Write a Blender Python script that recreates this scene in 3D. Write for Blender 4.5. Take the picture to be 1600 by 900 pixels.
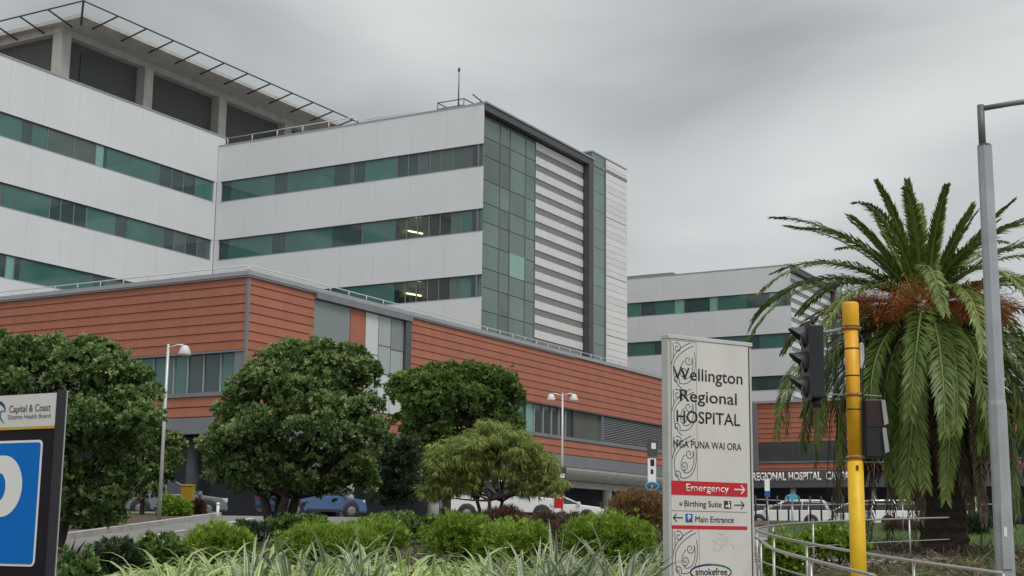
import bpy, bmesh, math, random
import numpy as np
from mathutils import Vector, Matrix

for o in list(bpy.data.objects):
    bpy.data.objects.remove(o)
SC = bpy.context.scene
COL = SC.collection
random.seed(7)
RNG = np.random.default_rng(11)

# ------------------------------------------------------------------ camera
EYE = 1.6
PITCH, ROLL = 0.175450671, 0.0111580325
cam_d = bpy.data.cameras.new('camera')
cam = bpy.data.objects.new('camera', cam_d)
COL.objects.link(cam)
fw = Vector((0, math.cos(PITCH), math.sin(PITCH)))
rt = Vector((1, 0, 0)); up = rt.cross(fw)
rt2 = rt * math.cos(ROLL) + up * math.sin(ROLL)
up2 = up * math.cos(ROLL) - rt * math.sin(ROLL)
M3 = Matrix((rt2, up2, -fw)).transposed()
cam.matrix_world = Matrix.Translation((0, 0, EYE)) @ M3.to_4x4()
cam_d.sensor_width = 36
cam_d.lens = 36 * 2197.64 / 1600
cam_d.clip_end = 6000
SC.camera = cam
SC.render.resolution_x, SC.render.resolution_y = 1024, 576
SC.view_settings.view_transform = 'Standard'
SC.view_settings.look = 'None'
SC.view_settings.exposure = 0.22
SC.view_settings.gamma = 1.0

# ------------------------------------------------------------------ sky (overcast) and veiled sun
SUN_EL, SUN_AZ = math.radians(58), math.radians(150)      # azimuth from +Y towards +X
w = bpy.data.worlds.new('World'); SC.world = w; w.use_nodes = True
nt = w.node_tree; N = nt.nodes; L = nt.links
for n in list(N): N.remove(n)
out = N.new('ShaderNodeOutputWorld'); bg = N.new('ShaderNodeBackground'); bg2 = N.new('ShaderNodeBackground')
add = N.new('ShaderNodeAddShader')
sky = N.new('ShaderNodeTexSky'); sky.sky_type = 'NISHITA'; sky.sun_disc = False
sky.sun_elevation = SUN_EL; sky.sun_rotation = SUN_AZ
bg2.inputs['Strength'].default_value = 0.012
L.new(sky.outputs[0], bg2.inputs['Color'])
tc = N.new('ShaderNodeTexCoord'); mp = N.new('ShaderNodeMapping')
mp.inputs['Scale'].default_value = (1.0, 1.0, 2.6)
mp.inputs['Location'].default_value = (2.315, 1.8666, 0.6927)
L.new(tc.outputs['Generated'], mp.inputs['Vector'])
nz = N.new('ShaderNodeTexNoise'); nz.inputs['Scale'].default_value = 2.4
nz.inputs['Detail'].default_value = 6; nz.inputs['Roughness'].default_value = 0.40
nz.inputs['Distortion'].default_value = 0.35
L.new(mp.outputs[0], nz.inputs['Vector'])
cr = N.new('ShaderNodeValToRGB')
cr.color_ramp.elements[0].position = 0.33; cr.color_ramp.elements[0].color = (0.236, 0.248, 0.240, 1)
cr.color_ramp.elements[1].position = 0.64; cr.color_ramp.elements[1].color = (0.612, 0.624, 0.612, 1)
L.new(nz.outputs['Fac'], cr.inputs['Fac'])
sep = N.new('ShaderNodeSeparateXYZ'); L.new(tc.outputs['Generated'], sep.inputs[0])
mx = N.new('ShaderNodeMath'); mx.operation = 'MAXIMUM'; mx.inputs[1].default_value = 0; L.new(sep.outputs['Z'], mx.inputs[0])
ma = N.new('ShaderNodeMath'); ma.operation = 'MULTIPLY_ADD'; ma.inputs[1].default_value = 0.95; ma.inputs[2].default_value = 0.78
L.new(mx.outputs[0], ma.inputs[0])
vm = N.new('ShaderNodeVectorMath'); vm.operation = 'SCALE'
L.new(cr.outputs['Color'], vm.inputs[0]); L.new(ma.outputs[0], vm.inputs['Scale'])
L.new(vm.outputs[0], bg.inputs['Color']); bg.inputs['Strength'].default_value = 1.0
L.new(bg.outputs[0], add.inputs[0]); L.new(bg2.outputs[0], add.inputs[1]); L.new(add.outputs[0], out.inputs['Surface'])

sun_d = bpy.data.lights.new('sun', 'SUN'); sun_d.energy = 1.5; sun_d.angle = math.radians(25)
sun_d.color = (1.0, 0.97, 0.93)
sun = bpy.data.objects.new('sun', sun_d); COL.objects.link(sun)
sd = Vector((math.sin(SUN_AZ) * math.cos(SUN_EL), math.cos(SUN_AZ) * math.cos(SUN_EL), math.sin(SUN_EL)))
sun.rotation_euler = (-sd).to_track_quat('-Z', 'Y').to_euler()
sun.location = (20, -20, 60)

# ------------------------------------------------------------------ helpers
TH = 1.05314849
CU, SU = math.cos(TH), math.sin(TH)
def UV(u, v, z): return Vector((u * CU - v * SU, u * SU + v * CU, z))
def WORLD(x, y, z): return Vector((x, y, z))
HB = [(-4000, 0.0), (2, 0.05), (28, 1.42), (36, 1.77), (45, 2.17), (60, 2.25), (90, 2.3), (6000, 2.3)]
def H(y): return float(np.interp(y, [a for a, b in HB], [b for a, b in HB]))

WO = {}
def tag(o, label=None, cat=None, group=None, kind=None):
    if label: o['label'] = label
    if cat: o['category'] = cat
    if group: o['group'] = group
    if kind: o['kind'] = kind
    return o
def link(name, data, org, parent=None):
    o = bpy.data.objects.new(name, data); COL.objects.link(o)
    org = Vector(org)
    if parent is not None:
        o.parent = parent; o.location = org - WO[parent.name]
    else:
        o.location = org
    WO[o.name] = org
    return o
def thing(name, loc, label, cat, group=None):
    return tag(link(name, None, loc), label, cat, group)

class MB:
    """collects shapes in world space, then links them as one mesh object"""
    def __init__(s, fr=WORLD): s.v = []; s.f = []; s.fr = fr; s.sm = []
    def pt(s, p): s.v.append(s.fr(*p)); return len(s.v) - 1
    def face(s, ids, smooth=False): s.f.append(tuple(ids)); s.sm.append(smooth)
    def box(s, a0, a1, b0, b1, c0, c1):
        i = [s.pt(p) for p in ((a0, b0, c0), (a1, b0, c0), (a1, b1, c0), (a0, b1, c0), (a0, b0, c1), (a1, b0, c1), (a1, b1, c1), (a0, b1, c1))]
        for q in ((3, 2, 1, 0), (4, 5, 6, 7), (0, 1, 5, 4), (1, 2, 6, 5), (2, 3, 7, 6), (3, 0, 4, 7)): s.face([i[k] for k in q])
        return s
    def quad(s, *ps): s.face([s.pt(p) for p in ps]); return s
    def prism(s, loop0, loop1):
        a = [s.pt(p) for p in loop0]; b = [s.pt(p) for p in loop1]; n = len(a)
        s.face(a[::-1]); s.face(b)
        for k in range(n): s.face((a[k], a[(k + 1) % n], b[(k + 1) % n], b[k]))
        return s
    def tube(s, pts, rad, n=8, caps=True, smooth=True):
        pts = [s.fr(*p) for p in pts]
        if not hasattr(rad, '__len__'): rad = [rad] * len(pts)
        rings = []; ref = None
        for k, p in enumerate(pts):
            d = (pts[min(k + 1, len(pts) - 1)] - pts[max(k - 1, 0)])
            d = d.normalized() if d.length > 1e-9 else Vector((0, 0, 1))
            if ref is None: ref = Vector((1, 0, 0)) if abs(d.x) < 0.8 else Vector((0, 1, 0))
            a = (ref - d * ref.dot(d)).normalized(); b = d.cross(a); ref = a
            ring = []
            for j in range(n):
                t = 2 * math.pi * (j + 0.5) / n
                s.v.append(p + (a * math.cos(t) + b * math.sin(t)) * rad[k]); ring.append(len(s.v) - 1)
            rings.append(ring)
        for r0, r1 in zip(rings, rings[1:]):
            for j in range(n): s.face((r0[j], r0[(j + 1) % n], r1[(j + 1) % n], r1[j]), smooth)
        if caps: s.face(rings[0][::-1]); s.face(rings[-1])
        return s
    def lathe(s, c, prof, n=16, axis=Vector((0, 0, 1))):
        c = s.fr(*c); axis = Vector(axis).normalized()
        a = axis.orthogonal().normalized(); b = axis.cross(a)
        rings = []
        for r, h in prof:
            ring = []
            for j in range(n):
                t = 2 * math.pi * j / n
                s.v.append(c + axis * h + (a * math.cos(t) + b * math.sin(t)) * max(r, 1e-4)); ring.append(len(s.v) - 1)
            rings.append(ring)
        for r0, r1 in zip(rings, rings[1:]):
            for j in range(n): s.face((r0[j], r0[(j + 1) % n], r1[(j + 1) % n], r1[j]), True)
        s.face(rings[0][::-1]); s.face(rings[-1])
        return s
    def build(s, name, m, parent=None, bevel=0, org=None):
        me = bpy.data.meshes.new(name)
        if org is None:
            xs = [p.x for p in s.v]; ys = [p.y for p in s.v]; zs = [p.z for p in s.v]
            org = Vector(((min(xs) + max(xs)) / 2, (min(ys) + max(ys)) / 2, min(zs)))
        me.from_pydata([tuple(p - org) for p in s.v], [], s.f)
        me.polygons.foreach_set('use_smooth', s.sm)
        me.update()
        bm = bmesh.new(); bm.from_mesh(me); bmesh.ops.recalc_face_normals(bm, faces=bm.faces); bm.to_mesh(me); bm.free()
        me.materials.append(m)
        o = link(name, me, org, parent)
        if bevel:
            b = o.modifiers.new('bevel', 'BEVEL'); b.width = bevel; b.segments = 2; b.limit_method = 'ANGLE'
        return o

def npmesh(name, V, Q, m, tone=None, parent=None, org=None, vattr=None, smooth=False):
    me = bpy.data.meshes.new(name)
    V = np.asarray(V, dtype=np.float32); Q = np.asarray(Q, dtype=np.int32)
    org = np.array(V.min(0) * [0, 0, 1] + (V.min(0) + V.max(0)) / 2 * [1, 1, 0]) if org is None else np.array(org)
    V = (V - org).astype(np.float32)
    me.vertices.add(len(V)); me.vertices.foreach_set('co', V.ravel())
    me.loops.add(Q.size); me.loops.foreach_set('vertex_index', Q.ravel())
    me.polygons.add(len(Q)); me.polygons.foreach_set('loop_start', np.arange(0, Q.size, Q.shape[1], dtype=np.int32))
    me.update(calc_edges=True)
    if smooth: me.polygons.foreach_set('use_smooth', np.ones(len(Q), dtype=bool))
    if tone is not None:
        a = me.attributes.new('tone', 'FLOAT', 'FACE'); a.data.foreach_set('value', np.asarray(tone, dtype=np.float32))
    if vattr is not None:
        a = me.attributes.new('edge', 'FLOAT', 'POINT'); a.data.foreach_set('value', np.asarray(vattr, dtype=np.float32))
    me.materials.append(m); me.update()
    return link(name, me, Vector(org.tolist()), parent)

# ------------------------------------------------------------------ materials
MATS = {}
def mat(name, col, rough=0.6, metal=0.0, var=0.12, vscale=3.0, bump=0.0, bscale=40.0, spec=0.4, rand=0.0, coat=0.0, streak=0.0, emit=None):
    if name in MATS: return MATS[name]
    m = bpy.data.materials.new(name); m.use_nodes = True; MATS[name] = m
    t = m.node_tree; n = t.nodes; l = t.links; p = n['Principled BSDF']
    p.inputs['Roughness'].default_value = rough; p.inputs['Metallic'].default_value = metal
    p.inputs['Specular IOR Level'].default_value = spec; p.inputs['Coat Weight'].default_value = coat
    p.inputs['Coat Roughness'].default_value = 0.08
    tcd = n.new('ShaderNodeTexCoord')
    g = n.new('ShaderNodeNewGeometry')
    no = n.new('ShaderNodeTexNoise'); no.inputs['Scale'].default_value = vscale; no.inputs['Detail'].default_value = 6
    l.new(g.outputs['Position'], no.inputs['Vector'])
    mr = n.new('ShaderNodeMapRange'); mr.inputs['From Min'].default_value = 0.25; mr.inputs['From Max'].default_value = 0.75
    mr.inputs['To Min'].default_value = 1 - var; mr.inputs['To Max'].default_value = 1 + var
    l.new(no.outputs['Fac'], mr.inputs['Value'])
    val = mr.outputs[0]
    if rand:
        oi = n.new('ShaderNodeObjectInfo'); r2 = n.new('ShaderNodeMapRange')
        r2.inputs['To Min'].default_value = 1 - rand; r2.inputs['To Max'].default_value = 1 + rand
        l.new(oi.outputs['Random'], r2.inputs['Value'])
        mm = n.new('ShaderNodeMath'); mm.operation = 'MULTIPLY'; l.new(val, mm.inputs[0]); l.new(r2.outputs[0], mm.inputs[1]); val = mm.outputs[0]
    if streak:
        mp2 = n.new('ShaderNodeMapping'); mp2.inputs['Scale'].default_value = (1.6, 1.6, 0.12)
        l.new(g.outputs['Position'], mp2.inputs['Vector'])
        n2 = n.new('ShaderNodeTexNoise'); n2.inputs['Scale'].default_value = 1.6; n2.inputs['Detail'].default_value = 5
        l.new(mp2.outputs[0], n2.inputs['Vector'])
        r3 = n.new('ShaderNodeMapRange'); r3.inputs['From Min'].default_value = 0.3; r3.inputs['From Max'].default_value = 0.7
        r3.inputs['To Min'].default_value = 1 - streak; r3.inputs['To Max'].default_value = 1 + streak * 0.5
        l.new(n2.outputs['Fac'], r3.inputs['Value'])
        mm = n.new('ShaderNodeMath'); mm.operation = 'MULTIPLY'; l.new(val, mm.inputs[0]); l.new(r3.outputs[0], mm.inputs[1]); val = mm.outputs[0]
    sc = n.new('ShaderNodeVectorMath'); sc.operation = 'SCALE'; sc.inputs[0].default_value = col
    l.new(val, sc.inputs['Scale']); l.new(sc.outputs[0], p.inputs['Base Color'])
    if bump:
        nb = n.new('ShaderNodeTexNoise'); nb.inputs['Scale'].default_value = bscale; nb.inputs['Detail'].default_value = 4
        l.new(g.outputs['Position'], nb.inputs['Vector'])
        bu = n.new('ShaderNodeBump'); bu.inputs['Strength'].default_value = bump; bu.inputs['Distance'].default_value = 0.02
        l.new(nb.outputs['Fac'], bu.inputs['Height']); l.new(bu.outputs[0], p.inputs['Normal'])
    if emit:
        p.inputs['Emission Color'].default_value = (*emit[0], 1); p.inputs['Emission Strength'].default_value = emit[1]
    return m

def leafmat(name, dark, mid, light, rough=0.5, attr='tone', trans=0.25):
    if name in MATS: return MATS[name]
    m = bpy.data.materials.new(name); m.use_nodes = True; MATS[name] = m
    t = m.node_tree; n = t.nodes; l = t.links; p = n['Principled BSDF']
    p.inputs['Roughness'].default_value = rough; p.inputs['Specular IOR Level'].default_value = 0.35
    a = n.new('ShaderNodeAttribute'); a.attribute_name = attr
    c = n.new('ShaderNodeValToRGB'); e = c.color_ramp.elements
    e[0].position = 0.0; e[0].color = (*dark, 1); e[1].position = 1.0; e[1].color = (*light, 1)
    k = e.new(0.55); k.color = (*mid, 1)
    l.new(a.outputs['Fac'], c.inputs['Fac'])
    l.new(c.outputs['Color'], p.inputs['Base Color'])
    if trans:
        tr = n.new('ShaderNodeBsdfTranslucent'); l.new(c.outputs['Color'], tr.inputs['Color'])
        ms = n.new('ShaderNodeMixShader'); ms.inputs[0].default_value = trans
        l.new(p.outputs[0], ms.inputs[1]); l.new(tr.outputs[0], ms.inputs[2]); l.new(ms.outputs[0], n['Material Output'].inputs['Surface'])
    return m

def seeglass(name, tint, dark=0.25):
    m = bpy.data.materials.new(name); m.use_nodes = True; MATS[name] = m
    t = m.node_tree; n = t.nodes; l = t.links
    n.remove(n['Principled BSDF'])
    tr = n.new('ShaderNodeBsdfTransparent'); tr.inputs['Color'].default_value = (*tint, 1)
    gl = n.new('ShaderNodeBsdfGlossy'); gl.inputs['Roughness'].default_value = 0.04; gl.inputs['Color'].default_value = (0.8, 0.92, 0.9, 1)
    fr = n.new('ShaderNodeFresnel'); fr.inputs['IOR'].default_value = 1.6
    ms = n.new('ShaderNodeMixShader'); l.new(fr.outputs[0], ms.inputs[0]); l.new(tr.outputs[0], ms.inputs[1]); l.new(gl.outputs[0], ms.inputs[2])
    l.new(ms.outputs[0], n['Material Output'].inputs['Surface'])
    return m

WHITE = mat('white_cladding', (0.68, 0.695, 0.71), 0.45, var=0.035, vscale=0.25, streak=0.014)
WHITE2 = mat('white_panel', (0.70, 0.71, 0.71), 0.45, var=0.05, vscale=0.8, rand=0.06)
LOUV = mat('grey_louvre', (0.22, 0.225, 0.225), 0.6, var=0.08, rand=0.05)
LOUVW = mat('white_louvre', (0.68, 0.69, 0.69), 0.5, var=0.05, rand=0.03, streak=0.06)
DARKF = mat('dark_frame', (0.07, 0.075, 0.08), 0.5, var=0.08)
GREYF = mat('grey_metal', (0.20, 0.21, 0.225), 0.45, var=0.08, vscale=1.2, streak=0.06)
COPE = mat('coping_metal', (0.33, 0.345, 0.36), 0.4, var=0.08, vscale=1.5)
CONC = mat('pale_concrete', (0.50, 0.48, 0.45), 0.8, var=0.12, vscale=1.2, streak=0.10)
PLANTW = mat('plant_room_louvre', (0.15, 0.15, 0.155), 0.65, var=0.06)
BRICK = mat('terracotta', (0.385, 0.142, 0.090), 0.72, var=0.09, vscale=0.9, rand=0.06, streak=0.07, bump=0.08, bscale=12)
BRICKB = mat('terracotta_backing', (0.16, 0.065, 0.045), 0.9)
ROOF = mat('roof_membrane', (0.25, 0.25, 0.25), 0.8)
RAIL = mat('galvanised_rail', (0.55, 0.56, 0.57), 0.4, metal=0.3, var=0.06)
STEEL = mat('stainless_rail', (0.42, 0.40, 0.38), 0.35, metal=0.6, var=0.05)
GL = [mat('teal_glass_a', (0.062, 0.152, 0.136), 0.06, var=0.18, vscale=0.5, spec=0.8),
      mat('teal_glass_b', (0.074, 0.180, 0.160), 0.06, var=0.15, vscale=0.5, spec=0.8),
      mat('teal_glass_dark', (0.048, 0.078, 0.080), 0.06, var=0.2, vscale=0.6, spec=0.8),
      mat('teal_glass_grey', (0.095, 0.130, 0.122), 0.08, var=0.15, vscale=0.6, spec=0.7),
      mat('teal_glass_bright', (0.21, 0.40, 0.34), 0.12, var=0.08, spec=0.6)]
GLC = mat('curtain_glass', (0.125, 0.195, 0.175), 0.10, var=0.16, vscale=0.35, rand=0.12, spec=0.6)
GLSEE = seeglass('clear_green_glass', (0.62, 0.64, 0.58))
ROOM = mat('room_wall', (0.20, 0.185, 0.16), 0.8)
TUBE = mat('fluorescent_tube', (0.9, 0.85, 0.6), 0.5, emit=((1.0, 0.90, 0.66), 6.0))
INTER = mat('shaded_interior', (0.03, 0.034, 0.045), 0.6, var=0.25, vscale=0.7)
ASPH = mat('asphalt', (0.20, 0.195, 0.19), 0.85, var=0.18, vscale=1.2, bump=0.25, bscale=60)
PATHM = mat('concrete_path', (0.36, 0.345, 0.32), 0.85, var=0.14, vscale=1.5, bump=0.15, bscale=50)
KERBM = mat('kerb_concrete', (0.40, 0.385, 0.36), 0.85, var=0.2, vscale=3)
PAINT = mat('road_paint', (0.62, 0.60, 0.56), 0.7, var=0.15, vscale=8)
MULCH = mat('bark_mulch', (0.085, 0.060, 0.042), 0.95, var=0.45, vscale=9, bump=0.8, bscale=25)
LAWN = mat('lawn_soil', (0.060, 0.080, 0.032), 0.95, var=0.35, vscale=4, bump=0.5, bscale=40)
GRNDM = mat('ground_far', (0.17, 0.168, 0.16), 0.9, var=0.2, vscale=0.3)
BARK = mat('dark_bark', (0.045, 0.034, 0.028), 0.9, var=0.35, vscale=9, bump=0.8, bscale=20)
BARKP = mat('palm_bark', (0.060, 0.044, 0.036), 0.95, var=0.4, vscale=7, bump=0.9, bscale=14)

# ------------------------------------------------------------------ ground
def drape(name, poly, dz, m, kind='structure'):
    bm = bmesh.new()
    vs = [bm.verts.new((x, y, 0)) for x, y in poly]; bm.faces.new(vs)
    for y, _ in HB[1:-1]:
        bmesh.ops.bisect_plane(bm, geom=bm.verts[:] + bm.edges[:] + bm.faces[:], plane_co=(0, y, 0), plane_no=(0, 1, 0))
    for v in bm.verts: v.co.z = H(v.co.y) + dz
    bmesh.ops.recalc_face_normals(bm, faces=bm.faces)
    if sum(f.normal.z for f in bm.faces) < 0: bmesh.ops.reverse_faces(bm, faces=bm.faces)
    me = bpy.data.meshes.new(name); bm.to_mesh(me); bm.free(); me.materials.append(m)
    return tag(link(name, me, (0, 0, 0)), kind=kind)
drape('ground', [(-3000, -60), (3000, -60), (3000, 4000), (-3000, 4000)], 0.0, GRNDM)
drape('driveway', [(-8.9, 14), (-2.6, 14), (-2.6, 44), (1.0, 50), (40, 56), (60, 130), (12, 130), (-13.5, 58), (-17, 50.5), (-9.6, 46.2), (-8.9, 44)], 0.006, ASPH)
drape('planting_bed', [(-7.2, 7.0), (2.1, 7.0), (2.2, 17), (2.7, 22), (4.5, 36), (10, 46), (6, 49), (0, 47), (-2.7, 42), (-3.2, 34), (-6.2, 29), (-7.4, 20)], 0.03, MULCH)
drape('lawn', [(3.5, 12.0), (3.3, 16.5), (3.4, 19), (5.0, 22.6), (8, 25.5), (6, 33), (8, 44), (26, 44), (26, 24), (9.4, 23), (6.2, 15), (5.6, 11)], 0.03, LAWN)
drape('footpath', [(2.2, 9), (3.0, 9), (3.45, 12.5), (3.2, 16.5), (3.4, 19.2), (5.0, 22.8), (8, 25.7), (6, 33), (4.6, 36), (2.8, 22), (2.3, 17)], 0.012, PATHM)
drape('side_path', [(6.2, 9), (5.7, 11.5), (6.3, 15), (9.6, 23), (26.2, 24), (26.2, 9)], 0.014, PATHM)
drape('garden_verge', [(-9.05, 14), (-9.05, 44), (-9.75, 46.3), (-17.2, 50.7), (-13.8, 57.5), (-40, 57.5), (-40, 14)], 0.05, MULCH)
k = MB()
kp = [(-8.97, 14), (-8.97, 28), (-8.97, 36), (-8.97, 44), (-9.68, 46.25), (-17.1, 50.6)]
for (x0, y0), (x1, y1) in zip(kp, kp[1:]):
    nx, ny = (y1 - y0), -(x1 - x0); q = math.hypot(nx, ny); nx, ny = nx / q * 0.08, ny / q * 0.08
    a = [(x0 - nx, y0 - ny), (x0 + nx, y0 + ny)]; b = [(x1 - nx, y1 - ny), (x1 + nx, y1 + ny)]
    k.prism([(*a[0], H(y0) - 0.1), (*a[1], H(y0) - 0.1), (*a[1], H(y0) + 0.13), (*a[0], H(y0) + 0.13)],
            [(*b[0], H(y1) - 0.1), (*b[1], H(y1) - 0.1), (*b[1], H(y1) + 0.13), (*b[0], H(y1) + 0.13)])
tag(k.build('kerb', KERBM), kind='structure')
for y0 in (30.2, 32.6, 35.6, 38.6, 41.6):
    drape('road_marking', [(-7.78, y0), (-7.66, y0), (-7.66, y0 + 1.5), (-7.78, y0 + 1.5)], 0.011, PAINT)

# ------------------------------------------------------------------ hospital tower wings
def wall_u(mb, v, n0, n1, u0, u1, z0, z1):       # wall running along u, outward is -v ; n measured outward
    mb.box(u0, u1, v - n1, v - n0, z0, z1)
BANDS = [(27.85, 29.55), (23.08, 24.75), (18.32, 19.95), (13.55, 15.2)]
Z0 = 2.2

def rail_line(par, fr, p0, p1, zb, h, step, r=0.035, mid=False, m=None):
    m = m or RAIL
    mb = MB(fr); mb.tube([(*p0, zb + h), (*p1, zb + h)], r, 6)
    if mid: mb.tube([(*p0, zb + h * 0.5), (*p1, zb + h * 0.5)], r * 0.7, 6)
    mb.build('rail', m, par)
    d = math.hypot(p1[0] - p0[0], p1[1] - p0[1]); n = max(1, round(d / step))
    for i in range(n + 1):
        t = i / n; x, y = p0[0] + (p1[0] - p0[0]) * t, p0[1] + (p1[1] - p0[1]) * t
        MB(fr).tube([(x, y, zb - 0.05), (x, y, zb + h)], r * 1.1, 5).build('post', m, par)

def tower_wing(U0, first, label):
    V0, V1 = 50.36, 75.40           # front corner and inner corner
    ue = U0 + 24.4
    root = thing('hospital_tower_wing', UV(U0 + 12, 62, Z0), label, 'building')
    mb = MB(UV)                      # core, set back behind the windows
    mb.box(U0 + 3.0, ue - 0.2, V0 + 0.6, V1 + 6, Z0, 32.2)
    mb.build('core', ROOM, root)
    # white spandrels, each a 3 m deep ring so that the window bands are real openings
    zz = [32.5] + [q for b in BANDS for q in (b[1], b[0])] + [Z0]
    for i in range(0, len(zz), 2):
        zt, zb = zz[i], zz[i + 1]
        b_ = MB(UV).box(U0 + 0.0, U0 + 3.0, V0 + 0.92, V1 + 0.3, zb, zt); b_.box(U0 + 0.0, U0 + 0.045, V0 + 0.0, V0 + 0.918, zb, zt); b_.build('spandrel', GREYF, root)
        va = V0 - 0.005
        while va < V1 - 0.3:
            vb = min(va + 3.13, V1 - 0.02)
            MB(UV).box(U0 - 0.03, U0 - 0.001, va + 0.006, vb - 0.006, zb + 0.001, zt).build('white_panel', WHITE, root); va += 3.13
    # small drip edges
    for zb, zt in BANDS:
        MB(UV).box(U0 + 0.04, U0 + 0.16, V0 + 0.06, V1 - 0.45, zt - 0.07, zt - 0.002).build('window_head', DARKF, root)
        MB(UV).box(U0 - 0.05, U0 + 0.16, V0 + 0.03, V1 - 0.45, zb + 0.003, zb + 0.035).build('sill', COPE, root)
    for zb, zt in BANDS:
        MB(UV).box(U0 - 0.02, U0 + 0.4, V1 - 0.45, V1 + 0.1, zb, zt).build('corner_pier', WHITE, root)
    MB(UV).box(U0 - 0.06, U0 + 0.14, V0 - 0.1, V1 + 0.2, 32.5, 32.62).build('coping', COPE, root)
    MB(UV).box(U0 + 0.1, ue, V0, V1 + 2, 32.2, 32.45).build('roof', ROOF, root)
    # window panes: (v from inner corner, tint)
    if first:
        rows = [[(74.95, 2), (74.0, 0), (69.5, 2), (68.3, 0), (63.7, 2), (62.3, 3), (61.9, 2), (60.9, 1), (57.9, 2.5), (56.9, 2.6), (55.95, 3.1), (54.95, 3.2), (54.0, 3.3), (53.0, 3), (50.42, None)],
                [(74.95, 2), (74.0, 0), (69.5, 2), (68.3, 0), (63.7, 2), (62.3, 2.2), (60.9, 0), (57.9, 9), (56.9, 9), (55.95, 9), (54.95, 9), (54.0, 9), (53.0, 3), (52.2, 0), (50.42, None)],
                [(74.95, 2), (74.0, 0), (69.5, 2), (68.3, 0), (63.7, 0), (60.9, 0), (57.9, 9), (56.9, 9), (55.95, 9), (54.95, 9), (54.0, 9), (53.0, 3), (52.2, 1), (50.42, None)],
                [(74.95, 2), (68, 0), (60, 2), (56, 1), (50.42, None)]]
    else:
        rows = [[(74.95, 1), (69, 2), (67.2, 0), (64.6, 4), (63.4, 2), (60.2, 4), (59.2, 0), (55.6, 2), (52.9, 4), (52.0, 2.2), (50.42, None)],
                [(74.95, 0), (67.2, 2), (66, 0), (62.5, 2), (60.2, 1), (55.5, 2), (54.2, 0), (50.42, None)],
                [(74.95, 2), (60.2, 0), (57.5, 2), (50.42, None)], [(74.95, 2), (60.2, 0), (57.5, 2), (50.42, None)]]
    for (zb, zt), row in zip(BANDS, rows):
        for (va, k), (vb, _) in zip(row, row[1:]):
            mm = GLSEE if k == 9 else GL[int(k)]
            MB(UV).box(U0 + 0.10, U0 + 0.13, vb + 0.012, va - 0.012, zb + 0.036, zt - 0.072).build('window_pane', mm, root)
            if k not in (2, 0) or k == 9:
                MB(UV).box(U0 + 0.06, U0 + 0.15, vb - 0.035, vb + 0.035, zb + 0.036, zt - 0.072).build('mullion', GREYF, root)
    if first:
        for zc in (24.1, 19.35):
            t = MB(UV); t.tube([(U0 + 1.3, 57.75, zc), (U0 + 2.7, 57.25, zc - 0.02)], 0.06, 8).build('light_tube', TUBE, root)
            MB(UV).box(U0 + 0.9, U0 + 2.98, 58.05, 58.15, zc - 1.4, zc + 0.6).build('room_partition', ROOM, root)
            MB(UV).box(U0 + 0.9, U0 + 1.0, 57.2, 58.05, zc - 1.05, zc - 0.35).build('cupboard', DARKF, root)
    # ---- street side (faces -v): curtain wall, louvres, frame, end tower
    vf = V0 + 0.40
    ub = [84.14, 87.2, 88.7, 91.1, 92.62]; ub = [U0 + x - 84.1 for x in ub]
    zr = [31.95, 30.3, 28.9, 27.1, 25.4, 24.0, 22.35, 20.6, 19.2, 17.5, 15.8, 14.2, 12.5]
    MB(UV).box(U0 + 0.05, U0 + 17.6, vf + 0.14, vf + 0.5, Z0, 32.1).build('back_wall', DARKF, root)
    if first:
        for i in range(4):
            for j in range(len(zr) - 1):
                bright = (i == 2 and j == 6)
                mm = GL[4] if bright else (GL[3] if (i == 1 and j in (1, 2, 4, 5, 8, 9)) or (i == 0 and j in (1, 2)) else GLC)
                g = 0.025
                z1 = 23.4 if bright else zr[j] - g
                MB(UV).box(ub[i] + g, ub[i + 1] - g, vf + 0.03 + 0.004 * random.random(), vf + 0.09, zr[j + 1] + g, z1).build('glass_panel', mm, root)
        for i in range(5):
            MB(UV).box(ub[i] - 0.022, ub[i] + 0.022, vf - 0.02, vf + 0.12, Z0 + 10, 31.95).build('mullion', GREYF, root)
        lo, hi = U0 + 8.6, U0 + 16.75
    else:
        lo, hi = U0 + 0.1, U0 + 16.75
    z = 31.9; 
    for i in range(17):
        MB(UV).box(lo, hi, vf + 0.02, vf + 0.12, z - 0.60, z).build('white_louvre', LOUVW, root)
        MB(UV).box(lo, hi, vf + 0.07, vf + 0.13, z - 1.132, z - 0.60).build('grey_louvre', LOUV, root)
        z -= 1.134
    MB(UV).box(U0 + 0.02, U0 + 17.6, V0 - 0.12, vf + 0.3, 32.02, 32.55).build('frame_top', DARKF, root)
    MB(UV).box(U0 - 0.02, U0 + 17.75, V0 - 0.2, vf + 0.3, 32.552, 32.68).build('frame_coping', COPE, root)
    MB(UV).box(U0 + 16.8, U0 + 17.6, V0 - 0.12, vf + 0.3, Z0 + 9, 32.018).build('frame_side', DARKF, root)
    # end tower
    MB(UV).box(U0 + 17.75, ue - 0.05, V0 + 0.15, V0 + 9, Z0, 33.3).build('end_tower', GREYF, root)
    MB(UV).box(U0 + 17.63, ue, V0 + 0.0, V0 + 9.1, 33.302, 33.42).build('tower_coping', COPE, root)
    z = 33.28
    while z > 12:
        MB(UV).box(U0 + 17.68, U0 + 20.05, V0 + 0.05, V0 + 0.13, z - 1.58, z - 0.012).build('glass_panel', GLC, root); z -= 1.6
    MB(UV).box(U0 + 20.06, U0 + 20.16, V0 - 0.03, V0 + 0.14, 12, 33.3).build('mullion', GREYF, root)
    z = 33.26; i = 0
    while z > 12:
        gap = 0.07 if i % 9 == 8 else 0.028
        MB(UV).box(U0 + 20.18, ue + 0.02, V0 + 0.03, V0 + 0.14, z - 0.555 + gap, z).build('cladding_panel', WHITE2, root); z -= 0.557; i += 1
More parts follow.
